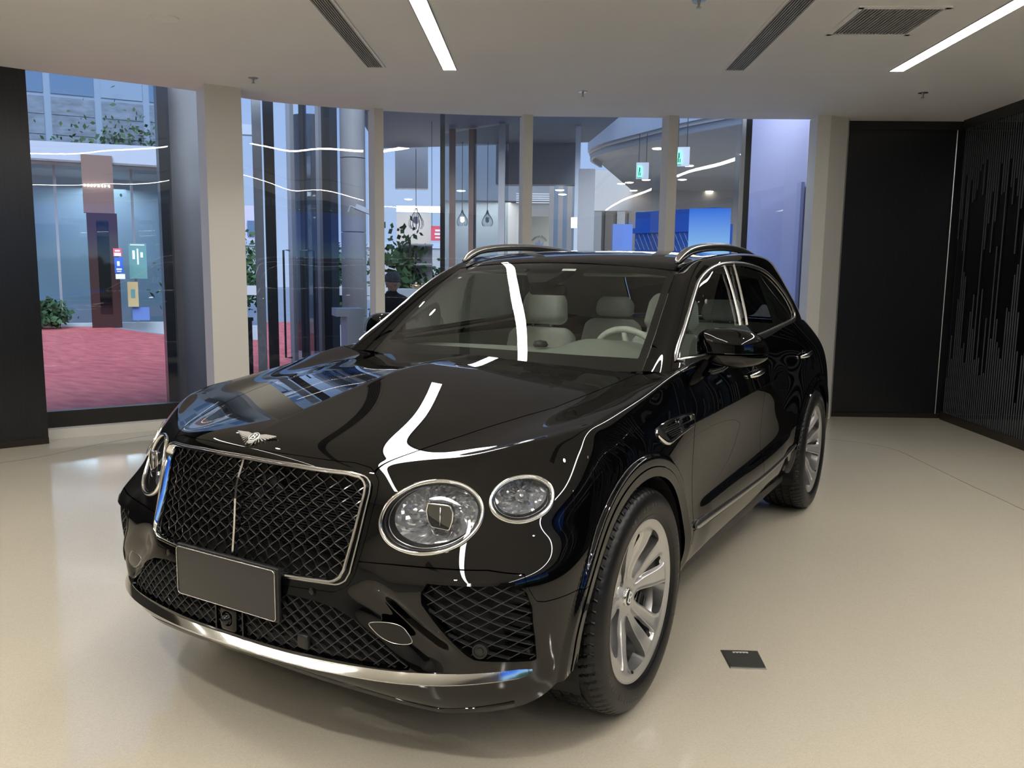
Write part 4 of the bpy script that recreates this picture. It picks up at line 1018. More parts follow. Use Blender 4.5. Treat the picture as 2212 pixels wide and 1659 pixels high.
# ------------------------------------------------------------------ headlamps
M_refl = mat('lamp_reflector', (.62, .64, .66), .12, 1)
M_cryst = mat('lamp_crystal', (.66, .68, .71), .14, .7)
M_bezel = mat('lamp_bezel', (.05, .05, .055), .15, .6)
M_led = mat('lamp_projector', (.02, .02, .02), .03, coat=1)
from mathutils import noise as mnoise
for key, poly, cen2, dep in (('headlamp', HL1, (.612, .832), .085), ('side_lamp', HL2, (.815, .874), .060)):
    for s in (1, -1):
        L = lamps[key]; L = L.clip(L.V[:, 0]*s, 1)
        root = L.obj(key, M_lens, CAR)
        R, N = ring3(poly, .0, s, 96); nm = unit(N.mean(0)); c = np.array(R.mean(0))
        inw = unit(np.array([-s*.20, 1, -.02])) if key == 'headlamp' else unit(np.array([-s*.55, .83, 0]))
        cc = R.mean(0)
        # rings
        big = 1.0
        rp = np.array([(-.006, -.012), (.006, -.012), (.0062, .001), (.003, .0055), (-.003, .0055), (-.0062, .001)])
        MB().tube(R+N*.001, 1, closed=True, prof=rp, up=N).build('lamp_ring', M_chrome, root, smooth=True)
        R2 = cc+(R-cc)*.925+inw*.006; MB().tube(R2, 1, closed=True, prof=rp*.6, up=N).build('lamp_inner_ring', M_bezel, root, smooth=True)
        R3 = cc+(R-cc)*.885+inw*.016; MB().tube(R3, 1, closed=True, prof=rp*.35, up=N).build('lamp_inner_ring', M_refl, root, smooth=True)
        # bowl with cut-crystal facets
        n = 96; rings = [(.99, .002), (.90, .022), (.84, .040)]; V = []; F = []
        for k, (a, b) in enumerate(rings): V.append(cc+(R-cc)*a+inw*b)
        for k in range(len(rings)-1):
            for i in range(n): j = (i+1) % n; F.append((k*n+i, k*n+j, (k+1)*n+j, (k+1)*n+i)[::-s])
        obj('lamp_bezel', np.vstack(V), F, M_bezel, root, smooth=True)
        nr, na = (15, 60) if key == 'headlamp' else (10, 44)
        V = []; F = []; r_ = np.random.default_rng(5)
        Rr = resample(R, na)
        for k in range(nr):
            a = .84*(1-k/(nr-.5)); b = .040+(dep-.040)*(1-(a/.84)**2)
            ja = r_.normal(0, .016*(1 if 0 < k else 0), (na, 1)); jb = r_.normal(0, .0055*(1 if 0 < k else 0), (na, 1))
            V.append(cc+(Rr-cc)*(a+ja)+inw*(b+jb))
        V.append((cc+inw*dep)[None])
        for k in range(nr-1):
            for i in range(na):
                j = (i+1) % na; q = (k*na+i, k*na+j, (k+1)*na+j, (k+1)*na+i)[::-s]; F += [(q[0], q[1], q[2]), (q[0], q[2], q[3])]
        for i in range(na): F.append(((nr-1)*na+i, (nr-1)*na+(i+1) % na, nr*na)[::-s])
        obj('lamp_crystal', np.vstack(V), F, M_cryst, root)
        # projector module
        if key == 'headlamp':
            o = cc+np.array([s*.026, .012, .008]); Mx = frame(o, unit((s*1, .30, 0)), (0, 0, 1), unit((s*.30, -1, 0)))
            q = 1.25*np.array([(-.030,.026),(-.034,.010),(-.030,-.014),(-.022,-.029),(.020,-.034),(.028,-.012),(.030,.010),(.022,.024)])
            m = MB(); m.prism(q[::-1], -.02, 0, Mx); m.build('lamp_projector', M_led, root)
            m = MB(); m.tube(xf(np.c_[resample(q, 40), np.full(40, .002)], Mx), .0022, 6, closed=True)
            q2 = 1.25*np.array([(-.024,-.030),(-.016,-.047),(.020,-.052),(.028,-.036)]); m.tube(xf(np.c_[q2, np.full(4, .001)], Mx), .0018, 6)
            m.tube(xf(np.array([(.0,.024,.002),(-.002,-.03,.002)]), Mx), .0022, 6)
            m.build('lamp_projector_frame', M_chrome, root, smooth=True)
        else:
            m = MB(); m.lathe([(0, .016), (.008, .014), (.013, .008), (.015, 0), (.018, -.002)], 20, frame(cc+inw*.035, unit((s*.8, .6, 0)), (0, 0, 1), -inw)); m.build('lamp_bulb', M_cryst, root, smooth=True)
# ------------------------------------------------------------------ bonnet badge: winged B
h0 = np.array([0, -.838, 1.0065]); hN, nN = hit(BB, (0.012, -.838, 3), (0, 0, -1)); nN = np.array(nN); nN *= 1 if nN[2] > 0 else -1; nN[0] = 0; nN = unit(nN)
ux = np.array([1., 0, 0]); uy = np.cross(nN, ux); h0 = hN*np.array([0, 1, 1])+nN*.0015
MX = frame(h0, ux, uy, nN)
m = MB()
for s in (1, -1):
    for k in range(9):    # feathers fan from the roundel
        a0 = (.012, .010-.0026*k); L = .083-.0058*k-.0004*k*k; dy = .0145-.0032*k-.0003*k*k
        P = np.array([(a0[0]*s, a0[1]), ((a0[0]+.3*L)*s, a0[1]+.0060-.0003*k), (L*s, dy+.0008), ((L+.0015)*s, dy-.0018), (L*s, dy-.0036), ((a0[0]+.3*L)*s, a0[1]+.0025-.0004*k), (a0[0]*s, a0[1]-.003)])
        m.prism(P if s < 0 else P[::-1], 0, .004-.00025*k, MX)
for k in range(-3, 4):
    P = np.array([(k*.0026-.0012, -.012), (k*.0026+.0012, -.012), (k*.0042+.0022, -.029+abs(k)*.0016), (k*.0042-.0022, -.029+abs(k)*.0016)]); m.prism(P, 0, .003, MX)
m.build('bonnet_badge', mat('badge_silver', (.88, .88, .87), .22, .85), CAR)
m = MB(); m.lathe([(0, .0050), (.0160, .0045), (.0165, 0)], 28, MX@np.diag([1.05, 1.0, 1, 1])); m.build('badge_roundel', M_gloss, CAR, smooth=True)
m = MB(); m.lathe([(.0158, .003), (.0166, .0058), (.0180, .005), (.0186, 0)], 28, MX@np.diag([1.05, 1.0, 1, 1])); V, F = text_mesh('B', .036, .003, shear=.15); V[:, :2] -= (V[:, :2].min(0)+V[:, :2].max(0))/2
m.add(xf(V*np.array([1.1, 1, 1])+np.array([0, 0, .0045]), MX), F); m.build('badge_letter', M_white, CAR)
# ------------------------------------------------------------------ side trims, mirrors, handles, rails
for s in (1, -1):
    # sill chrome
    zz = [(.575, .512), (.80, .508), (1.08, .500), (1.40, .492), (1.70, .488), (2.05, .495), (2.30, .508), (2.445, .520)]
    P = np.array([onside(y, z, .010, s) for y, z in spline(zz, 70)])
    hgt = np.interp(P[:, 1], [.575, .60, .8, 2.0, 2.44], [.5, 1, 1, .75, .35])
    pr = np.array([(-.017, -.014), (.017, -.014), (.017, .001), (.010, .006), (-.010, .006), (-.017, .001)])
    MB().tube(P, hgt, prof=pr, up=(s, 0, .35)).build('sill_chrome_strip', M_satin, CAR, angle=50)
    # belt chrome already part of the window surround; wide lower belt bar
    P = [ongreen(y, np.interp(y, [.58, 1.0, 1.5, 2.0, 2.5, 2.75], [1.170, 1.176, 1.192, 1.212, 1.234, 1.250])-.010, .004, s) for y in np.linspace(.68, 2.74, 50)]
    P = np.array([p for p in P if p is not None]); MB().tube(P, 1, prof=np.array([(-.015, -.012), (.015, -.012), (.013, .003), (-.013, .003)]), up=(s, 0, .15)).build('belt_chrome', M_satin, CAR, angle=40)
    # handles
    for y0, z0 in ((1.50, 1.040), (2.585, 1.045)):
        L = .105
        P = np.array([onside(y0+t*L, z0+.006*t, .004+.034*(1-abs(t)**3.5), s) for t in np.linspace(-1, 1, 21)])
        r = .013*np.array([.65+.35*(1-abs(t)**4) for t in np.linspace(-1, 1, 21)])
        pr = np.array([(math.cos(a)*1.0, math.sin(a)*.62) for a in np.linspace(0, 2*math.pi, 12, endpoint=False)])
        MB().tube(P, r, prof=pr, up=(s, 0, 0)).build('door_handle', M_chrome, CAR, smooth=True)
        c = onside(y0+.02, z0, .0015, s); ring = [onside(y0+.02+.055*math.cos(a), z0+.030*math.sin(a), .0015, s) for a in np.linspace(0, 2*math.pi, 28, endpoint=False)]
        MB().tube(np.array(ring), .0022, 6, closed=True).build('handle_recess', M_gloss, CAR, smooth=True)
    # wing vent
    vp = spline([(.150,.955),(.165,.972),(.24,.981),(.355,.986),(.47,.984),(.525,.978),(.532,.965),(.528,.943),(.515,.937),(.43,.930),(.33,.922),(.262,.915),(.215,.918),(.175,.935)], 70, True)
    R = np.array([onside(y, z, .002, s) for y, z in vp]); c = R.mean(0)
    obj('wing_vent', np.vstack([[c], R]), [(0, 1+(i+1) % 70, 1+i)[::s] for i in range(70)], M_dark, CAR)
    k = np.r_[6:0:-1, 0, 69:30:-1]; keep = [i for i in range(70) if vp[i][0] < .43 or vp[i][1] < .955]
    i0 = [i for i in range(70) if vp[i][0] < .40 and vp[i][1] > .95]; 
    order = list(range(max(i0), -1, -1))+list(range(69, 69-30, -1)) if True else keep
    seg = R[order]; w = np.interp(np.arange(len(seg)), [0, 4, 12, 24, len(seg)-1], [.7, 1.0, 1.25, 1.0, .35])
    MB().tube(seg, w, prof=np.array([(-.006, -.006), (.006, -.006), (.007, .004), (0, .008), (-.007, .004)]), up=(s, 0, 0)).build('wing_vent_chrome', M_chrome, CAR, angle=50)
    mb = MB()
    for z0, y0, y1 in ((.9665, .195, .36), (.9595, .20, .34), (.9455, .235, .50), (.9385, .24, .42), (.9315, .26, .41), (.9525, .215, .51)):
        P = np.array([onside(y, z0+.03*(y-.2)*.35, .006, s) for y in np.linspace(y0, y1, 12)]); mb.tube(P, 1, prof=np.array([(-.0012, -.003), (.0012, -.003), (.0012, .001), (-.0012, .001)]), up=(s, 0, 0))
    mb.build('wing_vent_bar', M_wire, CAR)
    mb = MB()
    P = np.array([onside(y, .9555+.012*(y-.2), .008, s) for y in np.linspace(.205, .515, 24)]); mb.tube(P, 1, prof=np.array([(-.0016, -.005), (.0016, -.005), (.0016, .002), (-.0016, .002)]), up=(s, 0, 0))
    P = np.array([onside(y, .981-.004*abs(y-.45)/.06, .008, s) for y in np.linspace(.37, .515, 14)]); mb.tube(P, 1, prof=np.array([(-.0016, -.005), (.0016, -.005), (.0016, .002), (-.0016, .002)]), up=(s, 0, 0))
    for q in ([(.355,.976),(.385,.979),(.395,.968),(.365,.958),(.345,.956),(.362,.966)], [(.365,.951),(.390,.953),(.400,.936),(.385,.929),(.372,.930),(.380,.940)], [(.500,.978),(.518,.976),(.520,.962),(.508,.960)]):
        pts = [onside(y, z, .010, s) for y, z in q]; bt = [onside(y, z, .002, s) for y, z in q]; n = len(q)
        V = np.array(pts+bt); F = [tuple(range(n)), tuple(range(2*n-1, n-1, -1))]+[(i, n+i, n+(i+1) % n, (i+1) % n) for i in range(n)]; mb.add(V, F)
    mb.build('wing_vent_letter', M_chrome, CAR)
    # mirror: arm, lower shell, indicator, cap
    def sq(c, r, e1, e2, nu=48, nv=28):
        V = []
        for j in range(nv+1):
            ph = -math.pi/2+math.pi*j/nv
            for i in range(nu):
                th = 2*math.pi*i/nu; f = lambda v, e: np.sign(v)*abs(v)**e
                V.append((c[0]+r[0]*f(math.cos(ph), e1)*f(math.cos(th), e2), c[1]+r[1]*f(math.cos(ph), e1)*f(math.sin(th), e2), c[2]+r[2]*f(math.sin(ph), e1)))
        F = []
        for j in range(nv):
            for i in range(nu): a = j*nu+i; b = j*nu+(i+1) % nu; F += [(a, b, b+nu), (a, b+nu, a+nu)]
        return np.array(V), np.array(F)
    V, T = sq((0, 0, 0), (1, 1, 1), .62, .66)
    x, y, z = V.T
    X = .146*x; Y = np.where(y < 0, .088*y, .050*y); Z = np.where(z > 0, .104*z, .068*z)
    Z = Z*(1-.10*x-.16*np.clip(x, 0, 1)**2)*(1+.05*x); X = X+.012*z*-1*(z > 0); Y = Y+.030*x*x*np.sign(1)+.02*x
    V = np.c_[X, Y, Z]@np.array([[1, .10, 0], [0, 1, 0], [0, 0, 1]])+np.array([.969, .985, 1.188]); V[:, 0] *= s
    if s < 0: T = T[:, ::-1]
    ok = np.linalg.norm(np.cross(V[T[:, 1]]-V[T[:, 0]], V[T[:, 2]]-V[T[:, 0]]), axis=1) > 1e-12
    M_ = Surf(V, T[ok])
    cap = M_.clip(M_.V[:, 2]-1.1885, 1); low = M_.clip(M_.V[:, 2]-1.1795, -1)
    back = lambda S: S.V[:, 1]-1.042-.12*(np.abs(S.V[:, 0])-.985)
    cap = cap.clip(back(cap), -1); low = low.clip(back(low), -1)
    root = cap.flange(.01).obj('door_mirror', M_paint, CAR); low.flange(.01).obj('mirror_lower_shell', M_paint, root)
    gl = M_.clip(back(M_), -1); gl = gl.boundary(); 
    midb = M_.clip(np.abs(M_.V[:, 2]-1.184)-.0045, -1); midb = midb.clip(back(midb), -1)
    tipf = midb.clip(np.abs(midb.V[:, 0])-.965, 1)
    Surf(midb.V-midb.N*.001, midb.T, midb.N).obj('mirror_band', M_gloss, root)
    Surf(tipf.V+tipf.N*.003, tipf.T, tipf.N).obj('mirror_indicator', M_chrome, root)
    m = MB(); P = np.array([(.872, .90, 1.105), (.900, .915, 1.108), (.935, .94, 1.120), (.965, .96, 1.145)])*np.array([s, 1, 1])
    pr = np.array([(math.cos(a), math.sin(a)*.42) for a in np.linspace(0, 2*math.pi, 14, endpoint=False)]); m.tube(P, [.055, .050, .042, .04], prof=pr, up=(0, 0, 1)); m.build('mirror_arm', M_paint, root, smooth=True)
    # mirror glass
    V = np.array([(s*(.985+.108*math.cos(a)), 1.047+.012*math.cos(a), 1.197+.060*math.sin(a)) for a in np.linspace(0, 2*math.pi, 32, endpoint=False)])
    obj('mirror_glass', V, [tuple(range(32))[::-s]], M_chrome, root)
    # roof rail
    P = spline([(.612,1.250,1.580),(.615,1.31,1.612),(.618,1.42,1.642),(.620,1.60,1.662),(.620,1.85,1.674),(.618,2.10,1.676),(.612,2.35,1.668),(.603,2.60,1.648),(.592,2.82,1.618),(.585,2.95,1.592)], 90)*np.array([s, 1, 1])
    w = np.interp(np.linspace(0, 1, 90), [0, .05, .15, .85, .95, 1], [.55, .9, 1, 1, .9, .5])
    pr = np.array([(-.018, -.024), (.018, -.024), (.020, .002), (.011, .013), (-.006, .014), (-.019, .006)])
    MB().tube(P, w, prof=pr, up=(s*.25, 0, 1)).build('roof_rail', M_satin, CAR, smooth=True)
    mb = MB()
    P = P[4:-4]; q = []
    for p in P:
        h, N = hit(BG, (p[0], p[1], 3), (0, 0, -1)); q.append(h if h is not None else p-np.array([0, 0, .03]))
    q = np.array(q); V = np.vstack([P-np.array([0, 0, .012]), q-np.array([0, 0, .01])]); n = len(P)
    
    for lo_, hi_, nm in ((0, 10, 'rail_foot'), (n-11, n-1, 'rail_foot')):
        W_ = np.vstack([P[lo_:hi_+1]-np.array([0, 0, .012]), q[lo_:hi_+1]-np.array([0, 0, .01])]); k_ = hi_-lo_+1; obj(nm, W_, [(i, i+1, k_+i+1, k_+i) for i in range(k_-1)], M_satin, CAR, smooth=True)
    # arch liner
    for cy, cz, a, b in ARCH:
        V = []; F = []; n = 36
        for xx, g in ((.955, .0), (.60, .012)):
            for k in range(n+1):
                t = math.pi*(-.12+1.24*k/n); V.append((s*xx, cy+(a+g)*math.cos(t), cz+(b+g)*math.sin(t)))
        F = [(k, k+1, n+2+k, n+1+k) for k in range(n)]; V.append((s*.60, cy, cz)); F += [(n+1+k, n+2+k, 2*n+2) for k in range(n)]
        obj('arch_liner', V, F, M_dark, CAR)
    # black under-sill
    m = MB(); m.box((min(s*.80, s*.905), .55, .285), (max(s*.80, s*.905), 2.46, .345)); m.build('under_sill', M_plas, CAR)
m = MB(); m.box((-.60, -.72, .23), (.60, 3.8, .34)); m.box((-.86, .50, .26), (.86, 2.46, .36)); m.box((-.84, -.62, .30), (.84, -.50, .42)); m.build('underbody', M_dark, CAR)
# ------------------------------------------------------------------ wheels
RW = .395
M_void = mat('spoke_gap_shade', (.002, .002, .002), .9)  # near-black colour for the shade seen between the spokes
def make_wheel():
    root_V = []
    # face: polar grid with openings
    nr, na = 84, 640
    r = np.concatenate([np.linspace(.028, .25, 74), np.linspace(.2530, .279, 10)]); th = np.linspace(0, 2*math.pi, na, endpoint=False)
    Rg, Tg = np.meshgrid(r, th, indexing='ij'); U = Rg*np.cos(Tg); Vv = Rg*np.sin(Tg)
    P2 = np.c_[U.ravel(), Vv.ravel()]
    f = np.full(len(P2), 1.); rr = np.hypot(P2[:, 0], P2[:, 1])
    big = spline([(.070,-.002),(.100,-.024),(.150,-.040),(.205,-.060),(.234,-.062),(.247,-.040),(.251,-.006),(.249,.026),(.240,.050),(.218,.054),(.155,.034),(.100,.020)], 48, True)
    _old = spline([(.088,-.004),(.105,-.020),(.150,-.030),(.205,-.046),(.232,-.040),(.240,-.012),(.238,.018),(.226,.036),(.190,.030),(.140,.018),(.100,.012)], 40, True)
    small = spline([(.130,.0),(.150,-.008),(.195,-.015),(.230,-.018),(.243,-.005),(.241,.011),(.228,.018),(.190,.012),(.150,.007)], 34, True)
    _old2 = spline([(.128,0),(.140,-.006),(.180,-.010),(.215,-.020),(.232,-.016),(.236,.002),(.228,.012),(.200,.010),(.160,.006),(.136,.004)], 34, True)
    fields = []
    for k in range(5):
        for poly, a0 in ((big, 0), (small, 36)):
            a = math.radians(72*k+a0+18); c, s = math.cos(a), math.sin(a); Q = P2@np.array([[c, -s], [s, c]])
            fields.append(sd_poly(Q, poly))
    f = np.minimum.reduce(fields)
    base = np.interp(rr, [0, .05, .09, .15, .20, .24, .262, .272, .279], [-.052, -.052, -.050, -.034, -.018, -.006, .0, .002, .003])
    # raised edges along the openings, sunken spoke backs
    e = np.clip(f, 0, .06); ridge = np.exp(-((e-.005)/.0045)**2)*.0045; sink = 0
    twist = .010*np.sin(5*Tg.ravel()*2+.6)*sstep(.09, .16, rr)*(1-sstep(.23, .26, rr))
    pocket = np.full(len(P2), 9.)
    for k in range(5):
        a = math.radians(72*k+36+18); c, s = math.cos(a), math.sin(a); Q = P2@np.array([[c, -s], [s, c]])
        pocket = np.minimum(pocket, sd_poly(Q, spline([(.066,0),(.072,-.009),(.11,-.013),(.17,-.020),(.22,-.024),(.246,-.020),(.250,0),(.246,.020),(.22,.024),(.17,.018),(.11,.011),(.072,.008)], 40, True)))
    sink = -.016*(1-sstep(-.010, .0, pocket))*sstep(.06, .10, rr)
    slope = .008*np.sin(5*Tg.ravel()-5*math.radians(18))*sstep(.12, .20, rr)*(1-sstep(.235, .26, rr))
    X = base+ridge*.7*(rr > .07)*(rr < .25)+sink+slope
    V = np.c_[X, P2]
    ii = np.arange(nr-1)[:, None]*na; jj = np.arange(na)[None]; a = ii+jj; b = ii+(jj+1) % na
    T = np.vstack([np.c_[a.ravel(), b.ravel(), (b+na).ravel()], np.c_[a.ravel(), (b+na).ravel(), (a+na).ravel()]])
    S = Surf(V, T); 
    if S.N[:, 0].mean() < 0: S = Surf(V, T[:, ::-1])
    fv = np.where(rr > .05, f, 1.)
    S = S.clip(fv, 1)
    in_open = lambda C: (np.hypot(C[:, 1], C[:, 2]) > .277)
    S = S.flange(.045, skip=in_open)
    rim = S.obj('wheel', M_wheel)
    # rim lip, barrel
    V, F = lathe([(.279, .003), (.283, .006), (.286, .004), (.287, -.004), (.281, -.010), (.270, -.03), (.262, -.10), (.262, -.20)], 96)
    obj('rim_lip', V[:, [2, 1, 0]]*np.array([1, 1, -1]), F, M_wheel, rim, smooth=True)
    V, F = lathe([(.0, -.12), (.262, -.13)], 48); obj('rim_shade_disc', V[:, [2, 1, 0]], F, M_void, rim)  # black disc added behind the spokes, its colour stands for shade
    V, F = lathe([(.10, -.085), (.19, -.085), (.19, -.105)], 64); obj('brake_disc', V[:, [2, 1, 0]], F, M_disc, rim)
    m = MB(); m.bbox((-.10, .12, -.07), (-.055, .21, .07), .015); m.build('brake_caliper', M_gloss, rim, angle=50)
    # hub cap
    V, F = lathe([(0, -.040), (.020, -.041), (.027, -.043), (.030, -.046), (.031, -.052)], 40); cap = obj('hub_cap', V[:, [2, 1, 0]], F, M_gloss, rim, smooth=True)
    V, F = lathe([(.027, -.0425), (.029, -.041), (.032, -.043), (.034, -.052)], 40); obj('hub_ring', V[:, [2, 1, 0]], F, M_chrome, rim, smooth=True)
    V, F = text_mesh('B', .062, .003); V[:, :2] -= (V[:, :2].min(0)+V[:, :2].max(0))/2
    obj('hub_letter', np.c_[V[:, 2]-.0385, V[:, 0], V[:, 1]], F, M_white, rim)
    V, F = lathe([(0, -.010), (.0048, -.011), (.0055, -.02)], 12); obj('valve', V[:, [2, 1, 0]]+np.array([.012, .10, -.232]), F, M_dark, rim)
    # tyre
    hw = .142; c0 = -.128
    prof = [(.284, .000), (.292, .010), (.305, .017), (.325, .0205), (.345, .0200), (.362, .0165), (.375, .008), (.3835, -.002), (.389, -.012), (.392, -.022)]
    prof = np.array(prof)
    right = [(a, 2*c0-b) for a, b in prof[::-1]]
    tread = []
    for w0 in np.linspace(-.030, 2*c0+.030, 64):
        u = (w0-c0)/(hw); tread.append((.3955-.0045*abs(u)**3, w0))
    pp = np.array(list(prof)+tread+right); n0, n1 = len(prof), len(prof)+64
    na = 420; a = np.linspace(0, 2*math.pi, na, endpoint=False)
    Rr = np.repeat(pp[None, :, 0], na, 0); Xx = np.repeat(pp[None, :, 1], na, 0)
    for j in range(n0-3, n1+3):
        w0 = pp[j, 1]; u = (w0-c0)
        g = 0
        for gc in (-.066, -.022, .022, .066):
            if abs(u-gc) < .0062: g = .008
        if g: Rr[:, j] -= g
        else:
            pitch = 70; ph = (a*pitch/(2*math.pi)+ (u*14 if abs(u) < .07 else 8*u)) % 1
            cut = ((ph < .16)*1.0)*(.005 if abs(u) > .066 else .003*((math.floor(u/.022)) % 2 == 0)+.0022)
            Rr[:, j] -= cut
    V = np.stack([Xx, Rr*np.cos(a)[:, None], Rr*np.sin(a)[:, None]], -1).reshape(-1, 3); m_ = pp.shape[0]
    F = []
    ia = np.arange(na)[:, None]; ja = np.arange(m_-1)[None]; A = ia*m_+ja; B = ((ia+1) % na)*m_+ja
    Q = np.stack([A.ravel(), (A+1).ravel(), (B+1).ravel(), B.ravel()], 1)
    ty = obj('tyre', V, Q[:, ::-1].copy(), M_rub, rim)
    sm = np.zeros(len(Q), bool); jm = np.tile(np.arange(m_-1), na); sm[(jm < n0-3) | (jm > n1+3)] = True
    ty.data.polygons.foreach_set('use_smooth', sm); 
    # raised lettering
    mb = MB()
    def arc(txt, r0, size, a0, step, x0):
        for i, chh in enumerate(txt):
            if chh == ' ': continue
            V, F = text_mesh(chh, size, .0012); al = math.radians(a0-step*i)
            er = np.array([0, math.cos(al), math.sin(al)]); et = np.array([0, math.sin(al), -math.cos(al)])
            mb.add(np.array([x0, 0, 0])+er*r0+V[:, :1]*et+V[:, 1:2]*er+V[:, 2:3]*np.array([1., 0, 0]), F)
    arc('SCORPION VERDE', .3350, .026, -62, 4.6, .0207); arc('285/45 R21', .3350, .024, 150, 4.6, .0207)
    arc('SCORPION VERDE', .3350, .026, 62, 4.6, .0207)
    mb.build('tyre_lettering', M_rubl, rim)
    # bead ring on the sidewall
    V, F = lathe([(.3015, .0155), (.303, .0178), (.305, .0172)], 90); obj('tyre_bead', V[:, [2, 1, 0]]*np.array([1, 1, -1]), F, M_rub, rim, smooth=True)
    return rim
def flipfix(o):
    pass
w = make_wheel(); w.parent = CAR
places = [(.966, 0.0, RW, 0, -.60), (.970, 2.995, RW, 0, .35), (-.966, 0, RW, math.pi, 1.0), (-.970, 2.995, RW, math.pi, 2.0)]
for i, (x, y, z, rz, rx) in enumerate(places):
    o = w if i == 0 else dup(w, CAR)
    o.location = (x, y, z); o.rotation_mode = 'XYZ'; o.rotation_euler = (rx, 0, rz)
# ------------------------------------------------------------------ cabin
def cushion(a, b, r, name, m_, parent, M=None, seg=4):
    V, F = rbox(a, b, r, seg)
    if M is not None: V = xf(V, M)
    return obj(name, V, F, m_, parent, smooth=True)
def tilt(o, ang): c, s = math.cos(ang), math.sin(ang); return frame(o, (1, 0, 0), (0, c, s), (0, -s, c))
for x0, front_ in ((.40, 1), (-.40, 1), (.40, 0), (-.36, 0), (0, 0)):
    y0 = 1.62 if front_ else 2.55; zb = .62 if front_ else .64; w = .26 if front_ else (.25 if x0 else .12)
    M = tilt((x0, y0, zb), math.radians(-14 if front_ else -18))
    st = cushion((-w, -.46, -.12), (w, .02, .05), .06, 'seat', M_hide, CAR, frame((x0, y0, zb), (1, 0, 0), (0, 1, 0), (0, 0, 1)))
    # back with rounded shoulders
    P = []
    Vb_, Fb_ = rbox((-w, -.02, 0), (w, .11, .60), .055, 4); t = np.clip((Vb_[:, 2]-.36)/.24, 0, 1); Vb_[:, 0] *= 1-.30*t**2
    Vb_[:, 1] += -.02*np.abs(Vb_[:, 0]/w)**2
    obj('seat_back', xf(Vb_, M), Fb_, M_hide, st, smooth=True)
    hw = .155 if front_ else (.14 if x0 else .10)
    Vh, Fh = rbox((-hw, -.045, .615), (hw, .06, .825 if front_ else .76), .052, 5); tt = np.clip((Vh[:, 2]-.64)/.18, 0, 1); Vh[:, 0] *= 1-.20*tt**2.2; Vh[:, 2] -= .030*(np.abs(Vh[:, 0])/hw)**2.5*tt; Vh[:, 1] += .015*(Vh[:, 0]/hw)**2
    obj('headrest', xf(Vh, M), Fh, M_hide, st, smooth=True)
    mb = MB(); 
    for dx in (-.06, .06): mb.tube(xf(np.array([(dx, .01, .57), (dx, .01, .64)]), M), .006, 8)
    mb.build('headrest_post', M_chrome, st, smooth=True)
# dashboard: broad grey top with two cowls
V = []; F = []
nx, ny = 40, 14
for i in range(nx+1):
    x = -.78+1.56*i/nx
    for j in range(ny+1):
        v = j/ny; y = .70+.55*v
        bumpD = .070*math.exp(-((x-.36)/.24)**4)*math.exp(-((v-.62)/.34)**2)
        z = 1.085+.055*math.sin(min(1, v*1.15)*math.pi*.62)-.16*max(0, v-.86)/.14*1.0+bumpD-.02*abs(x)**2
        V.append((x, y, z))
for i in range(nx):
    for j in range(ny): a = i*(ny+1)+j; F.append((a, a+ny+1, a+ny+2, a+1))
obj('dashboard', V, F, M_dasht, CAR, smooth=True)
m = MB(); m.box((-.78, 1.235, .60), (.78, 1.25, .99)); m.box((-.12, 1.2, .45), (.12, 1.9, .80)); m.build('console', M_dash, CAR)
m = MB(); m.lathe([(0, 0), (.032, .002), (.04, .012), (.03, .03), (0, .036)], 20, frame((-.02, 1.06, 1.148), (1, 0, 0), (0, 1, 0), (0, 0, 1))); m.build('dash_clock', M_dash, CAR, smooth=True)
# steering wheel
c = np.array((.37, 1.28, 1.085)); ax = unit((0, .90, .42)); u = np.array((1., 0, 0)); v = np.cross(ax, u)
ringp = np.array([c+.180*(math.cos(t)*u+math.sin(t)*v) for t in np.linspace(0, 2*math.pi, 60, endpoint=False)])
st = MB().tube(ringp, .0165, 12, closed=True).build('steering_wheel', M_hide, CAR, smooth=True)
m = MB()
for t in (0.15, math.pi-.15, -math.pi/2): m.tube(np.array([c, c+.17*(math.cos(t)*u+math.sin(t)*v)]), .016, 8)
m.lathe([(0, .03), (.05, .025), (.065, 0), (.05, -.03)], 24, frame(c, u, v, -ax)); m.build('steering_hub', M_hide, st, smooth=True)
# inner mirror and sensor housing
m = MB(); m.bbox((-.125, 1.115, 1.408), (.085, 1.15, 1.462), .020, frame((0, 0, 0), (1, 0, 0), (0, 1, 0), (0, 0, 1)), 4); m.tube(np.array([(-.03, 1.14, 1.46), (-.03, 1.10, 1.50)]), .012, 8); m.build('inner_mirror', M_dark, CAR, smooth=True)
V = []
for x, y, z in ((-.13,1.130,1.562),(.10,1.130,1.562),(.07,1.055,1.522),(.03,.995,1.488),(-.06,.985,1.482),(-.11,1.05,1.518)): V.append((x, y+.02, z-.012))
V2 = [(x, y+.05, z-.03) for x, y, z in V]; n = 6
obj('mirror_housing', V+V2, [tuple(range(n))[::-1], tuple(range(n, 2*n))]+[(i, (i+1) % n, n+(i+1) % n, n+i) for i in range(n)], M_dark, CAR)
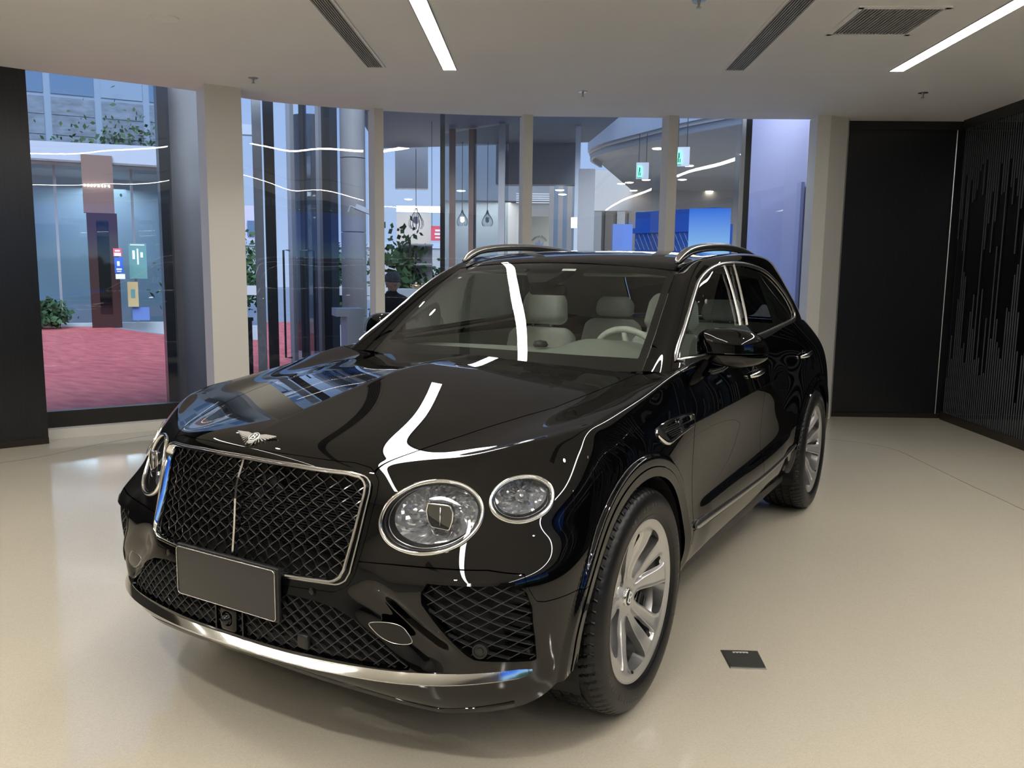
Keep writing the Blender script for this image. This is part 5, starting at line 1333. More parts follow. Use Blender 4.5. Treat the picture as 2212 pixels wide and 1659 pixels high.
# headlining, pillars inside, door cards, rear bulkhead
Hn = GREEN.clip(GREEN.V[:, 2]-1.10, 1)
Hn = Hn.clip(wf(Hn)-.002, 1); Hn = Hn.clip(sf(Hn, .004), 1); Hn = Hn.clip(rf(Hn)-.01, 1); Hn = Hn.clip(pf(Hn)-.01, 1)
Hn = Surf(Hn.V-Hn.N*.028, Hn.T[:, ::-1], -Hn.N); Hn.obj('headlining', M_hide2, CAR)
m = MB()
for s in (1, -1): 
    a, b = sorted((s*.83, s*.86)); m.box((a, .80, .40), (b, 2.75, 1.150))
    a, b = sorted((s*.76, s*.83)); m.box((a, .95, .78), (b, 1.55, .86))
m.build('door_card', M_dasht, CAR)
m = MB(); m.box((-.85, .60, .36), (.85, 3.4, .42)); m.build('cabin_floor', M_dash, CAR)
m = MB(); m.box((-.80, 2.78, .60), (.80, 3.4, 1.06)); m.build('parcel_shelf', M_dash, CAR)
for s in (1, -1):
    m = MB(); P = np.array([(s*.50, 1.235, 1.535), (s*.17, 1.215, 1.548)]); m.bbox((min(s*.14, s*.56), 1.20, 1.505), (max(s*.14, s*.56), 1.34, 1.522), .008, tilt((0, .14, -.12), math.radians(9)) if False else None); m.build('sun_visor', M_hide2, CAR, smooth=True)
# windscreen stickers
h, N = hit(BG, (.045, -1, 1.535), (0, 1, 0)); N = np.array(N); N *= -1 if N[1] > 0 else 1
def decal(cx, cz, w, hh, name, m_, rounded=0):
    h, N = hit(BG, (cx, -1, cz), (0, 1, 0)); N = unit(N); N = N if N[1] < 0 else -N; u = unit(np.cross((0, 0, 1), N)*-1); u = u if u[0] > 0 else -u; v = np.cross(N, u)*-1; v = v if v[2] > 0 else -v
    q = rrect(w, hh, min(w, hh)*(.5 if rounded else .1), 6); return obj(name, np.array([h-N*.002+p[0]*u+p[1]*v for p in q]), [tuple(range(len(q)))], m_, CAR)
decal(.128, 1.538, .072, .020, 'toll_tag', M_white)
decal(-.530, 1.490, .034, .017, 'windscreen_mark', M_white, 1)
# ------------------------------------------------------------------ outside the glass
M_car = mat('red_carpet', (.46, .105, .105), .9); noise_tint(M_car, 2.5, .28, stretch=(1, 3, 1))
M_pave = mat('grey_paving', (.22, .24, .27), .6); noise_tint(M_pave, 1.5, .1)
M_kerb = mat('pale_kerb', (.50, .53, .56), .5)
M_conc = mat('grey_stone_cladding', (.25, .245, .24), .5); noise_tint(M_conc, 2, .08)
M_conc2 = mat('pale_stone_cladding', (.36, .35, .345), .5); noise_tint(M_conc2, 2, .06)
M_bldg = mat('tower_cladding', (.20, .27, .36), .35)
M_bglass = mat('tower_glass', (.10, .17, .27), .08, coat=1)
M_brown = mat('brown_bronze_panel', (.22, .145, .12), .35, .3)
M_brownd = mat('dark_brown_door', (.045, .022, .02), .3)
M_mull = mat('anthracite_mullion', (.035, .038, .042), .3, .2)
M_alu = mat('grey_aluminium', (.36, .37, .38), .35, .4)
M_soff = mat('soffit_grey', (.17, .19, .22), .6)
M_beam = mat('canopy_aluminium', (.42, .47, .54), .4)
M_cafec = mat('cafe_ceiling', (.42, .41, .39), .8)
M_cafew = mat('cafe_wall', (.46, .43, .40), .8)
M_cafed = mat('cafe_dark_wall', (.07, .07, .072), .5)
M_dl = mat('downlight_glow', (1, 1, 1), .5, emit=(1, .90, .72), estr=14)
M_exit = mat('exit_sign_glow', (.1, .9, .4), .5, emit=(.15, .95, .45), estr=1.6)
M_bulbw = mat('lamp_glow', (1, 1, 1), .5, emit=(1, .98, .92), estr=9)
M_bluebox = mat('blue_booth_panel', (.015, .07, .32), .35)
M_blueedge = mat('blue_booth_light_edge', (.14, .22, .50), .35)
M_lil = mat('lilac_lit_wall', (.46, .47, .62), .55)
M_lil2 = mat('lilac_wall_relief', (.40, .42, .60), .5)
M_red = mat('red_sign', (.75, .10, .14), .5)
M_pink = mat('pink_poster', (.70, .35, .50), .6)
M_pblue = mat('blue_poster', (.03, .12, .50), .5)
M_pteal = mat('teal_poster', (.13, .30, .28), .5)
M_pyel = mat('ochre_poster', (.55, .42, .20), .6)
M_leaf = mat('tree_leaves', (.035, .085, .03), .7); noise_tint(M_leaf, 3, .4)
M_bark = mat('tree_bark', (.06, .045, .035), .9)
M_sglass = thin_glass('shop_glass', (.55, .65, .72), 1.5, 1.5)
M_dglass = thin_glass('door_glass', (.80, .86, .92), 1.5, 1.0)
M_fabric = mat('charcoal_cloth', (.012, .013, .016), .85)
M_skin = mat('skin', (.38, .24, .17), .6)
M_cap = mat('grey_wool_cap', (.09, .085, .08), .95)
M_gold = mat('polished_brass', (.75, .50, .25), .2, 1)
def quadp(a, b, t):
    a = np.array(a, float); b = np.array(b, float); d = unit(b-a); nn = np.array((-d[1], d[0]))*t
    return np.array([a, b, b+nn, a+nn])
def panel(name, a, b, z0, z1, m_, parent=None, t=.06):
    """upright slab from a to b in plan; z0/z1 may be (at a, at b)"""
    z0 = z0 if isinstance(z0, tuple) else (z0, z0); z1 = z1 if isinstance(z1, tuple) else (z1, z1); Q = quadp(a, b, t)
    za = [z0[0], z0[1], z0[1], z0[0]]; zb = [z1[0], z1[1], z1[1], z1[0]]
    V = [(*q, z) for q, z in zip(Q, za)]+[(*q, z) for q, z in zip(Q, zb)]
    return obj(name, V, [(3, 2, 1, 0), (4, 5, 6, 7), (0, 1, 5, 4), (1, 2, 6, 5), (2, 3, 7, 6), (3, 0, 4, 7)], m_, parent)
ORI = {}
def root(name, x, y, label, cat, group=None):
    """things outside keep world coordinates in their parts; the empty stands at their foot"""
    o = empty(name, (x, y, 0), label, cat, group); return o
def fix(r):
    for ch in r.children_recursive:
        if ch.parent == r: ch.location = (-r.location.x, -r.location.y, -r.location.z)
# ground
m = MB(); m.box((-75, -30, -.34), (60, 80, -.305)); g = tag(m.build('ground', M_pave), kind='structure')
m = MB(); P = [tuple(p) for p in (EDGE+nE*.36)[::3]]+[(4.5, 9.2), (-2, 14), (-9.6, 9.9), (-11.6, 10.0), (-14.3, 9.75), (-17.3, 10.55), (-18.7, 9.9), (-20, 6), (-16, -6), (-7, -4), (-5.6, .4)]
m.prism(np.array(P)[::-1], -.30, -.012); tag(m.build('plaza_floor', M_pave), kind='structure')
P = [tuple(p) for p in (EDGE+nE*.40)[:52:3]]+[(-5.6, 6.9), (-9.4, 9.75), (-11.6, 9.9), (-14.3, 9.6), (-17.2, 10.3), (-18.6, 9.5), (-19.2, 5), (-15, -3), (-7, -1.2)]
o = MB().prism(np.array(P)[::-1], -.012, -.004).build('red_carpet', M_car); tag(o, 'wide red carpet laid on the paving outside the windows', 'carpet')
M_stone = mat('tower_stone', (.13, .17, .22), .5); noise_tint(M_stone, 3, .3, stretch=(1, 1, 3))
# tower beyond the shops
r = root('tower_block', -24, 14, 'tall grey-blue tower facade rising above the shop row', 'building')
panel('wall', (-27.5, 7.2), (-20.6, 17.6), 4.8, 14, M_bldg, r, 1.0)
a = np.array((-27.5, 7.2)); b_ = np.array((-20.6, 17.6)); nn = -np.array((-(b_-a)[1], (b_-a)[0]))/np.linalg.norm(b_-a)*.03
for i in range(9):
    p0 = a+(b_-a)*(i/9+.008)+nn; p1 = a+(b_-a)*((i+1)/9-.008)+nn
    for z0, z1, mm_ in ((4.9, 5.45, M_stone), (5.48, 6.05, M_stone), (6.08, 6.6, M_stone), (6.7, 8.2, M_bglass if i % 3 else M_bldg), (8.3, 10.2, M_bldg if i % 3 else M_bglass)): panel('facade_pane', p0, p1, z0, z1, mm_, r, .02)
fix(r)
# shop row across the plaza
r = root('shop_row', -18, 10.5, 'glass shopfront row with white canopy edge across the red carpet', 'building')
A0, A1 = np.array((-19.9, 7.7)), np.array((-16.1, 13.5)); U = (A1-A0)/np.linalg.norm(A1-A0)
nf = np.array((U[1], -U[0]))
panel('back_wall', A0-nf*3.2, A1-nf*3.2, -.3, 4.4, mat('shop_interior', (.30, .38, .44), .7), r, .1)
panel('canopy', A0+nf*.9, A1+nf*.9, 3.95, (4.35, 4.50), M_beam, r, .12)
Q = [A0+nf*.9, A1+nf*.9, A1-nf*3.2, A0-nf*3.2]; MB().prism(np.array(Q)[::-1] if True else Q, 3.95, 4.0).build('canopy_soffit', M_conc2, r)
panel('kerb', A0+nf*.15, A1+nf*.15, -.3, .06, M_kerb, r, .3)
for k in range(9):
    q = A0+(A1-A0)*k/8.; panel('glazing_bar', q+nf*.02-U*.03, q+nf*.02+U*.03, .05, 3.95, M_alu, r, .06)
    if k < 8: q2 = A0+(A1-A0)*(k+1)/8.; obj('pane', [(*(q+U*.03), .06), (*(q2-U*.03), .06), (*(q2-U*.03), 3.95), (*(q+U*.03), 3.95)], [(0, 1, 2, 3)], M_sglass, r)
fix(r)
light('AREA', 'shop_light', (-19.5, 11.8, 3.7), (-19.5, 11.8, 0), 120, 2.5, (.9, .95, 1))
r = root('sign_pillar', -17.1, 10.1, 'brown shop entrance pillar with white lettering over a dark door', 'sign')
panel('sign_panel', (-17.33, 9.86), (-16.95, 10.42), 2.78, 4.15, M_brown, r, .25)
panel('door', (-17.30, 9.90), (-16.93, 10.46), -.004, 2.78, M_brownd, r, .12)
panel('door_glass', (-17.17, 10.06), (-17.02, 10.28), .35, 2.6, M_sglass, r, .10)
u = unit(np.array((.38, .56))); Mx = frame((-17.12, 10.10, 3.42), (u[0], u[1], 0), (0, 0, 1), (u[1], -u[0], 0))
Mx[:3, 3] += np.array((u[1], -u[0], 0))*.02
rr = random.Random(4); mb = MB()
for i in range(8):      # eight small unreadable white characters
    x = -.26+.074*i; 
    for (dx, dy, w, h) in ((0, .02, .045, .010), (0, -.004, .045, .010), (rr.choice((-.014, .0, .014)), 0, .010, .06), (rr.choice((-.018, .018)), -.01, .008, .035)):
        mb.box((x+dx-w/2, dy-h/2, 0), (x+dx+w/2, dy+h/2, .01), Mx)
mb.build('sign_lettering', M_bulbw, r); fix(r)
def poster(name, a, b, z0, z1, m_, label, marks=(), cat='poster'):
    r = root(name, a[0], a[1], label, cat); panel('board', a, b, z0, z1, m_, r, .03)
    a = np.array(a, float); b = np.array(b, float); d = b-a; u = unit(d); w = np.linalg.norm(d); nn = np.array((u[1], -u[0]))*.004
    for (x0, x1, y0, y1, mm_) in marks: panel('print', a+d*x0+nn, a+d*x1+nn, z0+(z1-z0)*y0, z0+(z1-z0)*y1, mm_, r, .006)
    fix(r); return r
poster('poster', (-16.57, 10.08), (-16.46, 10.24), 1.34, 1.72, M_pblue, 'small blue poster with white shield beside the shop door', [(.3, .6, .45, .75, M_white), (.2, .8, .2, .3, M_white), (.25, .75, .08, .14, M_white)])
poster('notice', (-16.58, 10.07), (-16.47, 10.22), 1.74, 1.93, M_red, 'red notice on the shop glass above the blue poster', [(.1, .9, .05, .45, M_white), (.2, .8, .6, .8, M_white)])
poster('notice', (-16.56, 10.09), (-16.44, 10.26), 1.20, 1.32, M_white, 'white notice on the shop glass below the blue poster')
poster('poster', (-17.58, 10.37), (-17.40, 10.65), 1.44, 1.84, M_pink, 'pink poster behind the shop glass left of the brown pillar', [(.3, .6, .3, .8, M_white)])
poster('poster', (-17.04, 10.81), (-16.80, 11.14), 1.2, 2.08, M_pteal, 'tall teal poster with pale characters right of the shop door', [(.2, .35, .55, .8, M_white), (.45, .55, .4, .85, M_white), (.65, .8, .6, .75, M_white), (.1, .9, .94, .97, M_white)])
poster('poster', (-17.00, 10.70), (-16.86, 10.90), .50, 1.12, M_pyel, 'ochre poster with an oval drawing low on the shop glass', [(.3, .7, .35, .7, M_pteal)])
poster('banner', (-17.03, 10.83), (-16.80, 11.15), .15, .48, M_blueedge, 'pale blue banner at the foot of the shop glass')
# trees
def tree(x, y, h, rad, label, n=900, seed=1, base=-.3, trunk=.12, low=.35):
    r = empty('tree', (x, y, base), label, 'tree', None); g_ = np.random.default_rng(seed)
    MB().tube(np.array([(0, 0, 0), (.05*rad, 0, h*.4), (-.03*rad, .05, h*.8)]), [trunk, trunk*.7, trunk*.3], 8).build('trunk', M_bark, r, smooth=True)
    c = g_.normal(0, 1, (14, 3)); c /= np.linalg.norm(c, axis=1)[:, None]; c = c*np.array([rad*.6, rad*.6, h*(1-low)*.33])+np.array([0, 0, h*(low+(1-low)*.5)])
    V = []; F = []
    for i in range(n):
        p = c[i % 14]+g_.normal(0, 1, 3)*np.array([rad*.30, rad*.30, h*.10]); u = unit(g_.normal(0, 1, 3)); v = unit(np.cross(u, g_.normal(0, 1, 3))); s = g_.uniform(.05, .11)
        k = len(V); V += [p-u*s, p+v*s*.6, p+u*s, p-v*s*.6]; F.append((k, k+1, k+2, k+3))
    o = obj('foliage', V, F, M_leaf, r, kind='stuff'); return r
tree(-24.5, 11.2, 5.6, 1.8, 'leafy green tree behind the shop row, left of the brown sign pillar', 3500, 1)
tree(-22.4, 14.4, 6.0, 2.0, 'leafy green tree behind the shop row, right of the brown sign pillar', 3800, 2)
tree(-15.6, 12.6, 2.6, 1.3, 'dark round bushy tree seen beside the left white column', 2600, 3, low=.1)
tree(-14.2, 15.2, 2.4, 1.2, 'low dark tree beyond the revolving door', 2200, 4, low=.1)
tree(-9.2, 13.6, 2.3, .9, 'small green tree between the round column and the cafe', 600, 5, low=.1)
tree(-11.6, 21.5, 2.6, 1.8, 'far green treetop seen past the person in the cap', 2400, 6, low=.1)
tree(-6.9, 9.0, 2.9, .42, 'slim leafy tree seen just left of the dark glazing post', 500, 7, low=.25, trunk=.05)
for i, (x, y, h, w_, lb) in enumerate([(-17.9, 9.0, .75, .5, 'low clipped shrub in front of the shop glass left of the brown pillar'), (-16.2, 12.0, .6, .4, 'low clipped shrub by the shop glass at the right edge of the left window')]):
    tree(x, y, h, w_, lb, 1200, 11+i, base=-.02, trunk=.02, low=.05)
# window fin and grey cladding left of the white column
panel('window_fin', (-6.04, 3.45), (-5.98, 3.55), -.3, 3.6, M_mull, None, .25); f_ = bpy.data.objects['window_fin']; tag(f_, 'dark upright fin outside the left window', 'fin')
o = panel('stone_pier', (-6.30, 3.62), (-5.72, 4.02), -.3, 4.2, M_conc, None, .5); tag(o, 'grey stone-clad pier outside the left window', 'pier')
# far buildings on the horizon
r = root('distant_building', -42, 38, 'pinkish white distant building above the bushy tree', 'building'); panel('wall', (-43.2, 36.9), (-41.2, 39.2), -.3, 5.6, mat('pinkish_render', (.55, .50, .62), .7), r, 3)
for i in range(3): panel('window', (-43.0+.65*i, 36.95+.76*i), (-42.7+.65*i, 37.3+.76*i), 3.6, 4.6, M_bglass, r, -.05)
fix(r)
r = root('distant_building', -30, 40, 'long grey distant building far beyond the cafe', 'building'); panel('wall', (-36, 30), (-19, 43), -.3, 2.7, M_conc2, r, 3); panel('roof_edge', (-36, 29.9), (-19, 42.9), 2.7, 3.0, M_beam, r, .3); fix(r)
o = panel('canopy_beam', (-17.2, 13.4), (-14.9, 15.8), 5.15, 5.42, M_beam, None, .3); tag(o, 'pale canopy edge high beyond the left window column', 'canopy')
o = panel('boundary_wall', (-12.1, 8.65), (-9.4, 11.4), .96, 1.15, M_kerb, None, .15); tag(o, 'pale horizontal rail beyond the revolving door', 'rail')
o = panel('boundary_wall', (-13.2, 9.75), (-9.7, 13.3), -.3, .22, M_kerb, None, .3); tag(o, 'white kerb wall at the far end of the carpet', 'kerb')
# mullions outside the panes
def mull(name, a, b, z0, z1, m_, label, t=.09): o = panel(name, a, b, z0, z1, m_, None, t); tag(o, label, 'mullion', 'outer mullions'); return o
mull('glazing_post', (-4.985, 3.80), (-4.925, 3.87), .0, 3.5, M_alu, 'grey-edged post, left half of the double post beside the white column'); mull('glazing_post', (-4.91, 3.885), (-4.84, 3.965), .0, 3.5, M_mull, 'dark post, right half of the double post beside the white column', .14)
mull('glazing_post', (-3.385, 4.955), (-3.345, 4.985), .0, 3.5, M_mull, 'thin dark post between the red sign and the cafe reflections', .12)
mull('glazing_post', (-.495, 6.42), (-.445, 6.45), 0, 3.5, M_mull, 'dark post at the left edge of the lilac wall', .03); mull('glazing_post', (-.535, 6.40), (-.50, 6.42), 0, 3.5, M_kerb, 'pale edge strip at the left of the lilac wall', .03)
# revolving door drum
rd = root('revolving_door', -6.6, 6.2, 'bronze revolving door with tall pull handles and a curved dark drum', 'door')
cx_, cy_ = -6.95, 7.55
for k, (x, y, w, m_) in enumerate([(-6.14, 5.50, .07, M_alu), (-6.02, 5.61, .07, M_mull), (-6.20, 6.13, .05, M_alu), (-5.10, 5.10, .13, M_mull), (-5.19, 5.01, .05, M_alu)]):
    MB().box((x-w/2, y-w/2, -.02), (x+w/2, y+w/2, 3.75)).build('door_post', m_, rd)
P = [(-7.16+.28*math.cos(t), 6.95+.28*math.sin(t)) for t in np.linspace(-2.9, .2, 16)]
MB().wall(np.array(P), .28, 3.75, .03).build('drum_panel', mat('drum_dark_glass', (.012, .018, .03), .12, coat=1), rd, smooth=False)
MB().wall(np.array([(-7.16+(x+7.16)*1.02, 6.95+(y-6.95)*1.02) for x, y in P]), -.004, .28, .06).build('drum_base', M_alu, rd)
for (x, y) in ((-6.08, 5.40), (-5.92, 5.55)):
    MB().tube(np.array([(x, y, .35), (x-.06, y-.06, .35), (x-.06, y-.06, 1.75), (x, y, 1.75)]), .014, 8).build('pull_handle', M_mull, rd)
for (a, b_) in (((-6.14, 5.50), (-7.2, 5.9)), ((-6.02, 5.61), (-5.10, 5.10)), ((-6.20, 6.13), (-5.9, 6.75))):
    obj('door_leaf', [(*a, .05), (*b_, .05), (*b_, 3.7), (*a, 3.7)], [(0, 1, 2, 3)], M_dglass, rd)
fix(rd)
# round stone column with joints
r = root('round_column', -5.90, 6.40, 'large round grey stone column outside the second window', 'column')
x = -5.98; 
for z0, z1 in ((-.02, .86), (.87, 2.02), (2.03, 3.02), (3.03, 4.4)):
    MB().lathe([(0, z0), (.172, z0), (.172, z1), (0, z1)], 48, frame((-5.93, 6.47, 0), (1, 0, 0), (0, 1, 0), (0, 0, 1))).build('stone_drum', M_conc, r, angle=40)
fix(r)
o = panel('side_pier', (-8.82, 7.76), (-8.55, 8.03), -.3, 4.4, M_conc2, None, .3); tag(o, 'pale pier beyond the revolving door glass', 'pier')
o = MB().box((-.10, -.05, -.03), (.10, .05, .03)).tube(np.array([(-.10, 0, -.02), (-.16, 0, -.02), (-.16, 0, -.10)]), .012, 6).build('security_camera', M_kerb); o.location = (-5.13, 5.73, 2.27); o.rotation_euler = (0, .35, .8); tag(o, 'white security camera on a bracket by the round column', 'camera')
# cabinet and barrier post
r = root('white_cabinet', -4.32, 4.75, 'pale grey ticket cabinet with a slot beside the person', 'cabinet')
panel('body', (-4.47, 4.66), (-4.37, 4.81), -.004, .98, M_kerb, r, .30); panel('top', (-4.56, 4.58), (-4.36, 4.83), .98, 1.07, M_kerb, r, .34); panel('slot', (-4.455, 4.698), (-4.442, 4.718), .74, .90, M_mull, r, -.004); fix(r)
r = root('barrier_post', -5.43, 4.06, 'short grey barrier post on the carpet by the white column', 'post'); panel('post', (-5.46, 4.04), (-5.40, 4.10), -.004, .92, M_mull, r, .07); panel('foot', (-5.52, 4.00), (-5.36, 4.14), -.004, .03, M_mull, r, .2); panel('cap', (-5.47, 4.03), (-5.39, 4.11), .92, .96, M_mull, r, .09); fix(r)
# canopy soffit and grey bulkheads left of the cafe
o = panel('canopy_fascia', (-8.08, 9.80), (-4.58, 10.84), (4.0, 4.04), (4.16, 4.16), M_beam, None, .3); tag(o, 'long pale canopy beam crossing behind the middle posts', 'canopy')
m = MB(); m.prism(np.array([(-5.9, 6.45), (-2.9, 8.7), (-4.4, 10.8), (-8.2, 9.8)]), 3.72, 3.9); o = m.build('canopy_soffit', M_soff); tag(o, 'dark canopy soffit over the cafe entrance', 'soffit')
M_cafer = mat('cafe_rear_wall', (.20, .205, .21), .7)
r = root('cafe', -6.0, 12.5, 'cafe seen through the windows, with pale ceiling, walls and curtains', 'building')
panel('bulkhead', (-8.53, 10.71), (-8.02, 11.10), 3.1, 4.3, M_soff, r, .3); panel('side_wall', (-9.75, 12.30), (-9.15, 12.75), -.3, 2.75, M_cafew, r, .2)
panel('light_band', (-9.13, 11.51), (-8.40, 12.05), 2.71, 2.83, M_bulbw, r, .05)
panel('bulkhead', (-5.90, 10.20), (-4.60, 10.83), 3.02, 4.1, M_soff, r, .3)
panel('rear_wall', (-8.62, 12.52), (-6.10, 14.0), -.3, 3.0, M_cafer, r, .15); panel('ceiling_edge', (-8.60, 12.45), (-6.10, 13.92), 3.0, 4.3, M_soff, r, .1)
for k in range(5): panel('vent_slat', (-7.06, 12.92), (-6.30, 13.34), 2.93+.045*k, 2.952+.045*k, M_kerb, r, .05)
for k in range(6):
    a = np.array((-5.98, 12.37))+np.array((.48, .25))*k/6.; panel('curtain', a, a+np.array((.085, .03)), -.2, 3.25, M_bldg if k % 2 else M_conc2, r, .09)
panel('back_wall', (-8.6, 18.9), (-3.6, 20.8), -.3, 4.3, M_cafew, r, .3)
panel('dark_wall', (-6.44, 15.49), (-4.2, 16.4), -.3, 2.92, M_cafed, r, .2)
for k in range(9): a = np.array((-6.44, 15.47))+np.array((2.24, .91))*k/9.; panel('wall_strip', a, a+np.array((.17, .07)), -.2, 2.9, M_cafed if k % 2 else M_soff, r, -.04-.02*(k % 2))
fix(r)
# curved fascia and ceiling of the cafe hall
arc = spline([(-4.02, 9.15), (-4.75, 12.3), (-4.45, 11.3), (-3.95, 10.75), (-3.30, 10.45), (-2.72, 10.15), (-2.2, 9.95), (-1.2, 9.75)][1:], 50)
arc = spline([(-5.35, 13.3), (-5.05, 12.2), (-4.45, 11.45), (-3.80, 10.95), (-3.15, 10.50), (-2.60, 10.12), (-1.6, 9.6), (-.2, 8.9), (1.5, 8.2)], 70)
r = root('hall_canopy', -3.5, 10.7, 'curved white fascia and ceiling of the hall beyond the right windows', 'canopy')
MB().wall(arc, 3.78, 4.15, .06).build('fascia', M_beam, r, smooth=False)
arc2 = arc+np.array((.02, .06)); MB().wall(arc2, 3.62, 3.78, .05).build('fascia_lower', M_alu, r)
m = MB(); m.prism(np.array([tuple(p) for p in arc]+[(6, 14), (2, 30), (-9, 26)])[::-1][::-1], 3.72, 3.80); m.build('ceiling_panel', M_cafec, r)
for k in range(5):
    z = 4.20+.10*k; q = arc[8:26]+np.array((-.05, -.25-.06*k)); MB().wall(q, z, z+.035, .12).build('louvre', M_brown, r)
panel('white_wall', (-5.2, 11.9), (-2.2, 10.6), 4.15, 6.5, mat('white_cladding', (.52, .56, .64), .5), r, .2)
fix(r)
r = root('hall_pillar', -3.7, 9.3, 'pale clad pillar under the end of the curved fascia', 'pillar')
panel('pillar', (-3.80, 9.22), (-3.58, 9.33), -.3, 3.08, M_conc2, r, .25); panel('cladding', (-3.86, 9.20), (-3.79, 9.235), -.3, 3.75, M_kerb, r, .2); fix(r)
DL = [(-3.60, 12.0), (-3.10, 10.95), (-1.90, 10.10), (-6.6, 17.4), (-6.3, 17.2), (-4.9, 17.1), (-5.2, 20.2), (-5.7, 16.8), (-7.0, 19.2), (-2.4, 13.4), (-1.2, 12.0), (-3.9, 14.6)]
DLN = ['left of the right-hand post, nearest the curved fascia', "just right of the nearer exit sign's post", 'highest of the hall downlights, right of the post', 'in the dark back of the hall, far left', 'in the dark back of the hall, beside the far left one', 'deep in the hall left of the screen', 'at the far end of the hall', 'at the middle back of the hall', 'farthest left at the back wall of the hall', 'over the blue booth, right of the post', 'over the sky screen', 'in the middle of the hall ceiling']
for (x, y), ln in zip(DL, DLN):
    o = MB().lathe([(0, -.012), (.085, -.012), (.10, -.004), (.10, 0)], 20).build('downlight', M_dl); o.location = (x, y, 3.72); tag(o, 'glowing round downlight '+ln, 'ceiling light', 'hall downlights')
for (x, y), ln in zip([(-9.0, 11.75), (-6.9, 10.6), (-5.15, 11.2), (-5.0, 11.9), (-5.5, 12.0)], ['beside the light band and dark cage lamp', 'above the lit cage lamp', 'at the bulkhead right of the third post', 'above the cream bird sign', 'between the bird sign and the curtains']):
    o = MB().lathe([(0, -.012), (.065, -.012), (.08, -.004), (.08, 0)], 20).build('downlight', M_dl); o.location = (x, y, 2.98); tag(o, 'low cafe downlight '+ln, 'ceiling light', 'cafe downlights')
light('AREA', 'hall_light', (-3.4, 14.5, 3.6), (-3.4, 14.5, 0), 400, 4.0, (1, .93, .84)); light('AREA', 'cafe_light', (-7.4, 12.2, 2.9), (-7.6, 12.4, 0), 60, 1.5, (1, .93, .84))
for (x, y, z, s, lb) in ((-3.22, 10.35, 3.14, 1.0, 'green running-man exit sign hanging left of the right-hand post'), (-2.02, 8.80, 3.11, 1.0, 'green running-man exit sign hanging right of the right-hand post')):
    r = empty('exit_sign', (x, y, z), lb, 'exit sign', 'hanging exit signs', rz=.35)
    MB().box((-.10, -.004, -.13), (.10, .02, .13)).build('case', M_kerb, r); MB().box((-.075, -.026, -.10), (-.01, -.004, .07)).build('sign_face', M_exit, r)
    MB().box((-.055, -.029, -.02), (-.035, -.026, .05)).box((-.06, -.029, -.08), (-.045, -.026, -.02)).box((-.035, -.029, -.08), (-.022, -.026, -.03)).build('figure', M_mull, r)
    for dx in (-.06, .06): MB().tube(np.array([(dx, 0, .13), (dx, 0, 3.72-z)]), .006, 6).build('hanger', M_mull, r)
# blue booth with video panel
r = root('blue_booth', -2.4, 9.6, 'deep blue booth with stepped top and diamond-patterned glass', 'booth')
panel('booth_wall', (-3.11, 9.85), (-1.67, 9.31), -.3, 2.45, M_bluebox, r, .3); panel('light_band', (-3.16, 9.83), (-1.60, 9.27), 2.12, 2.20, M_bluebox, r, .05)
panel('booth_side', (-3.30, 9.42), (-3.05, 9.60), -.3, 2.25, M_blueedge, r, .1); panel('booth_step', (-1.72, 9.26), (-1.58, 9.20), -.3, 2.22, M_bluebox, r, .3)
mb = MB(); a = np.array((-3.09, 9.80)); b_ = np.array((-2.05, 9.41)); u = unit(b_-a); w = np.linalg.norm(b_-a)
for k in range(-6, 16):
    for sg_ in (1, -1):
        x0 = k*.09; pts = [(x0+sg_*(z-1.75)*.55, z) for z in np.linspace(1.70, 2.10, 7)]; pts = [(x, z) for x, z in pts if 0 < x < w]
        if len(pts) > 1: mb.tube(np.array([(*(a+u*x), z) for x, z in pts]), .004, 4)
mb.build('diamond_lattice', M_mull, r); fix(r)
M_led = mat('sky_picture', (0, 0, 0), .4)
nt = M_led.node_tree; b = nt.nodes['Principled BSDF']; tc = nt.nodes.new('ShaderNodeTexCoord'); sp = nt.nodes.new('ShaderNodeSeparateXYZ'); rp = nt.nodes.new('ShaderNodeValToRGB')
nt.links.new(tc.outputs['Generated'], sp.inputs[0]); nt.links.new(sp.outputs['Z'], rp.inputs[0]); e = rp.color_ramp.elements; e[0].position = .70; e[0].color = (.35, .62, .85, 1); e[1].position = 1; e[1].color = (.02, .15, .70, 1)
nt.links.new(rp.outputs[0], b.inputs['Emission Color']); b.inputs['Emission Strength'].default_value = .85
o = panel('sky_screen', (-1.86, 8.72), (-1.33, 8.89), -.012, 2.40, M_led, None, .05); tag(o, 'bright video panel of blue sky and cloud beside the blue booth', 'screen')
# lilac display wall at the right end
r = root('lilac_wall', -.5, 7.9, 'tall lilac display wall washed by blue light behind the right window', 'wall panel')
panel('wall_panel', (-1.07, 8.44), (.25, 7.03), -.3, 4.2, M_lil, r, .12); panel('relief_edge', (-.12, 7.39), (-.06, 7.32), -.3, 2.55, M_lil2, r, -.04)
V = [(-1.0, 8.32, -.2), (-.09, 7.35, -.2), (-.09, 7.35, 2.50), (-1.0, 8.32, 2.20)]; o = obj('relief_field', V+[(x+.03, y+.03, z) for x, y, z in V], [(0, 1, 2, 3), (4, 7, 6, 5), (0, 4, 5, 1), (1, 5, 6, 2), (2, 6, 7, 3), (3, 7, 4, 0)], M_lil, r)
fix(r)
light('AREA', 'blue_wash', (-1.3, 7.3, 1.2), (-1.05, 8.2, 1.3), 2.5, .3, (.15, .3, 1)); light('AREA', 'lilac_wash', (-.9, 7.0, 3.9), (-.4, 7.9, 1.8), 20, .8, (.88, .88, 1))
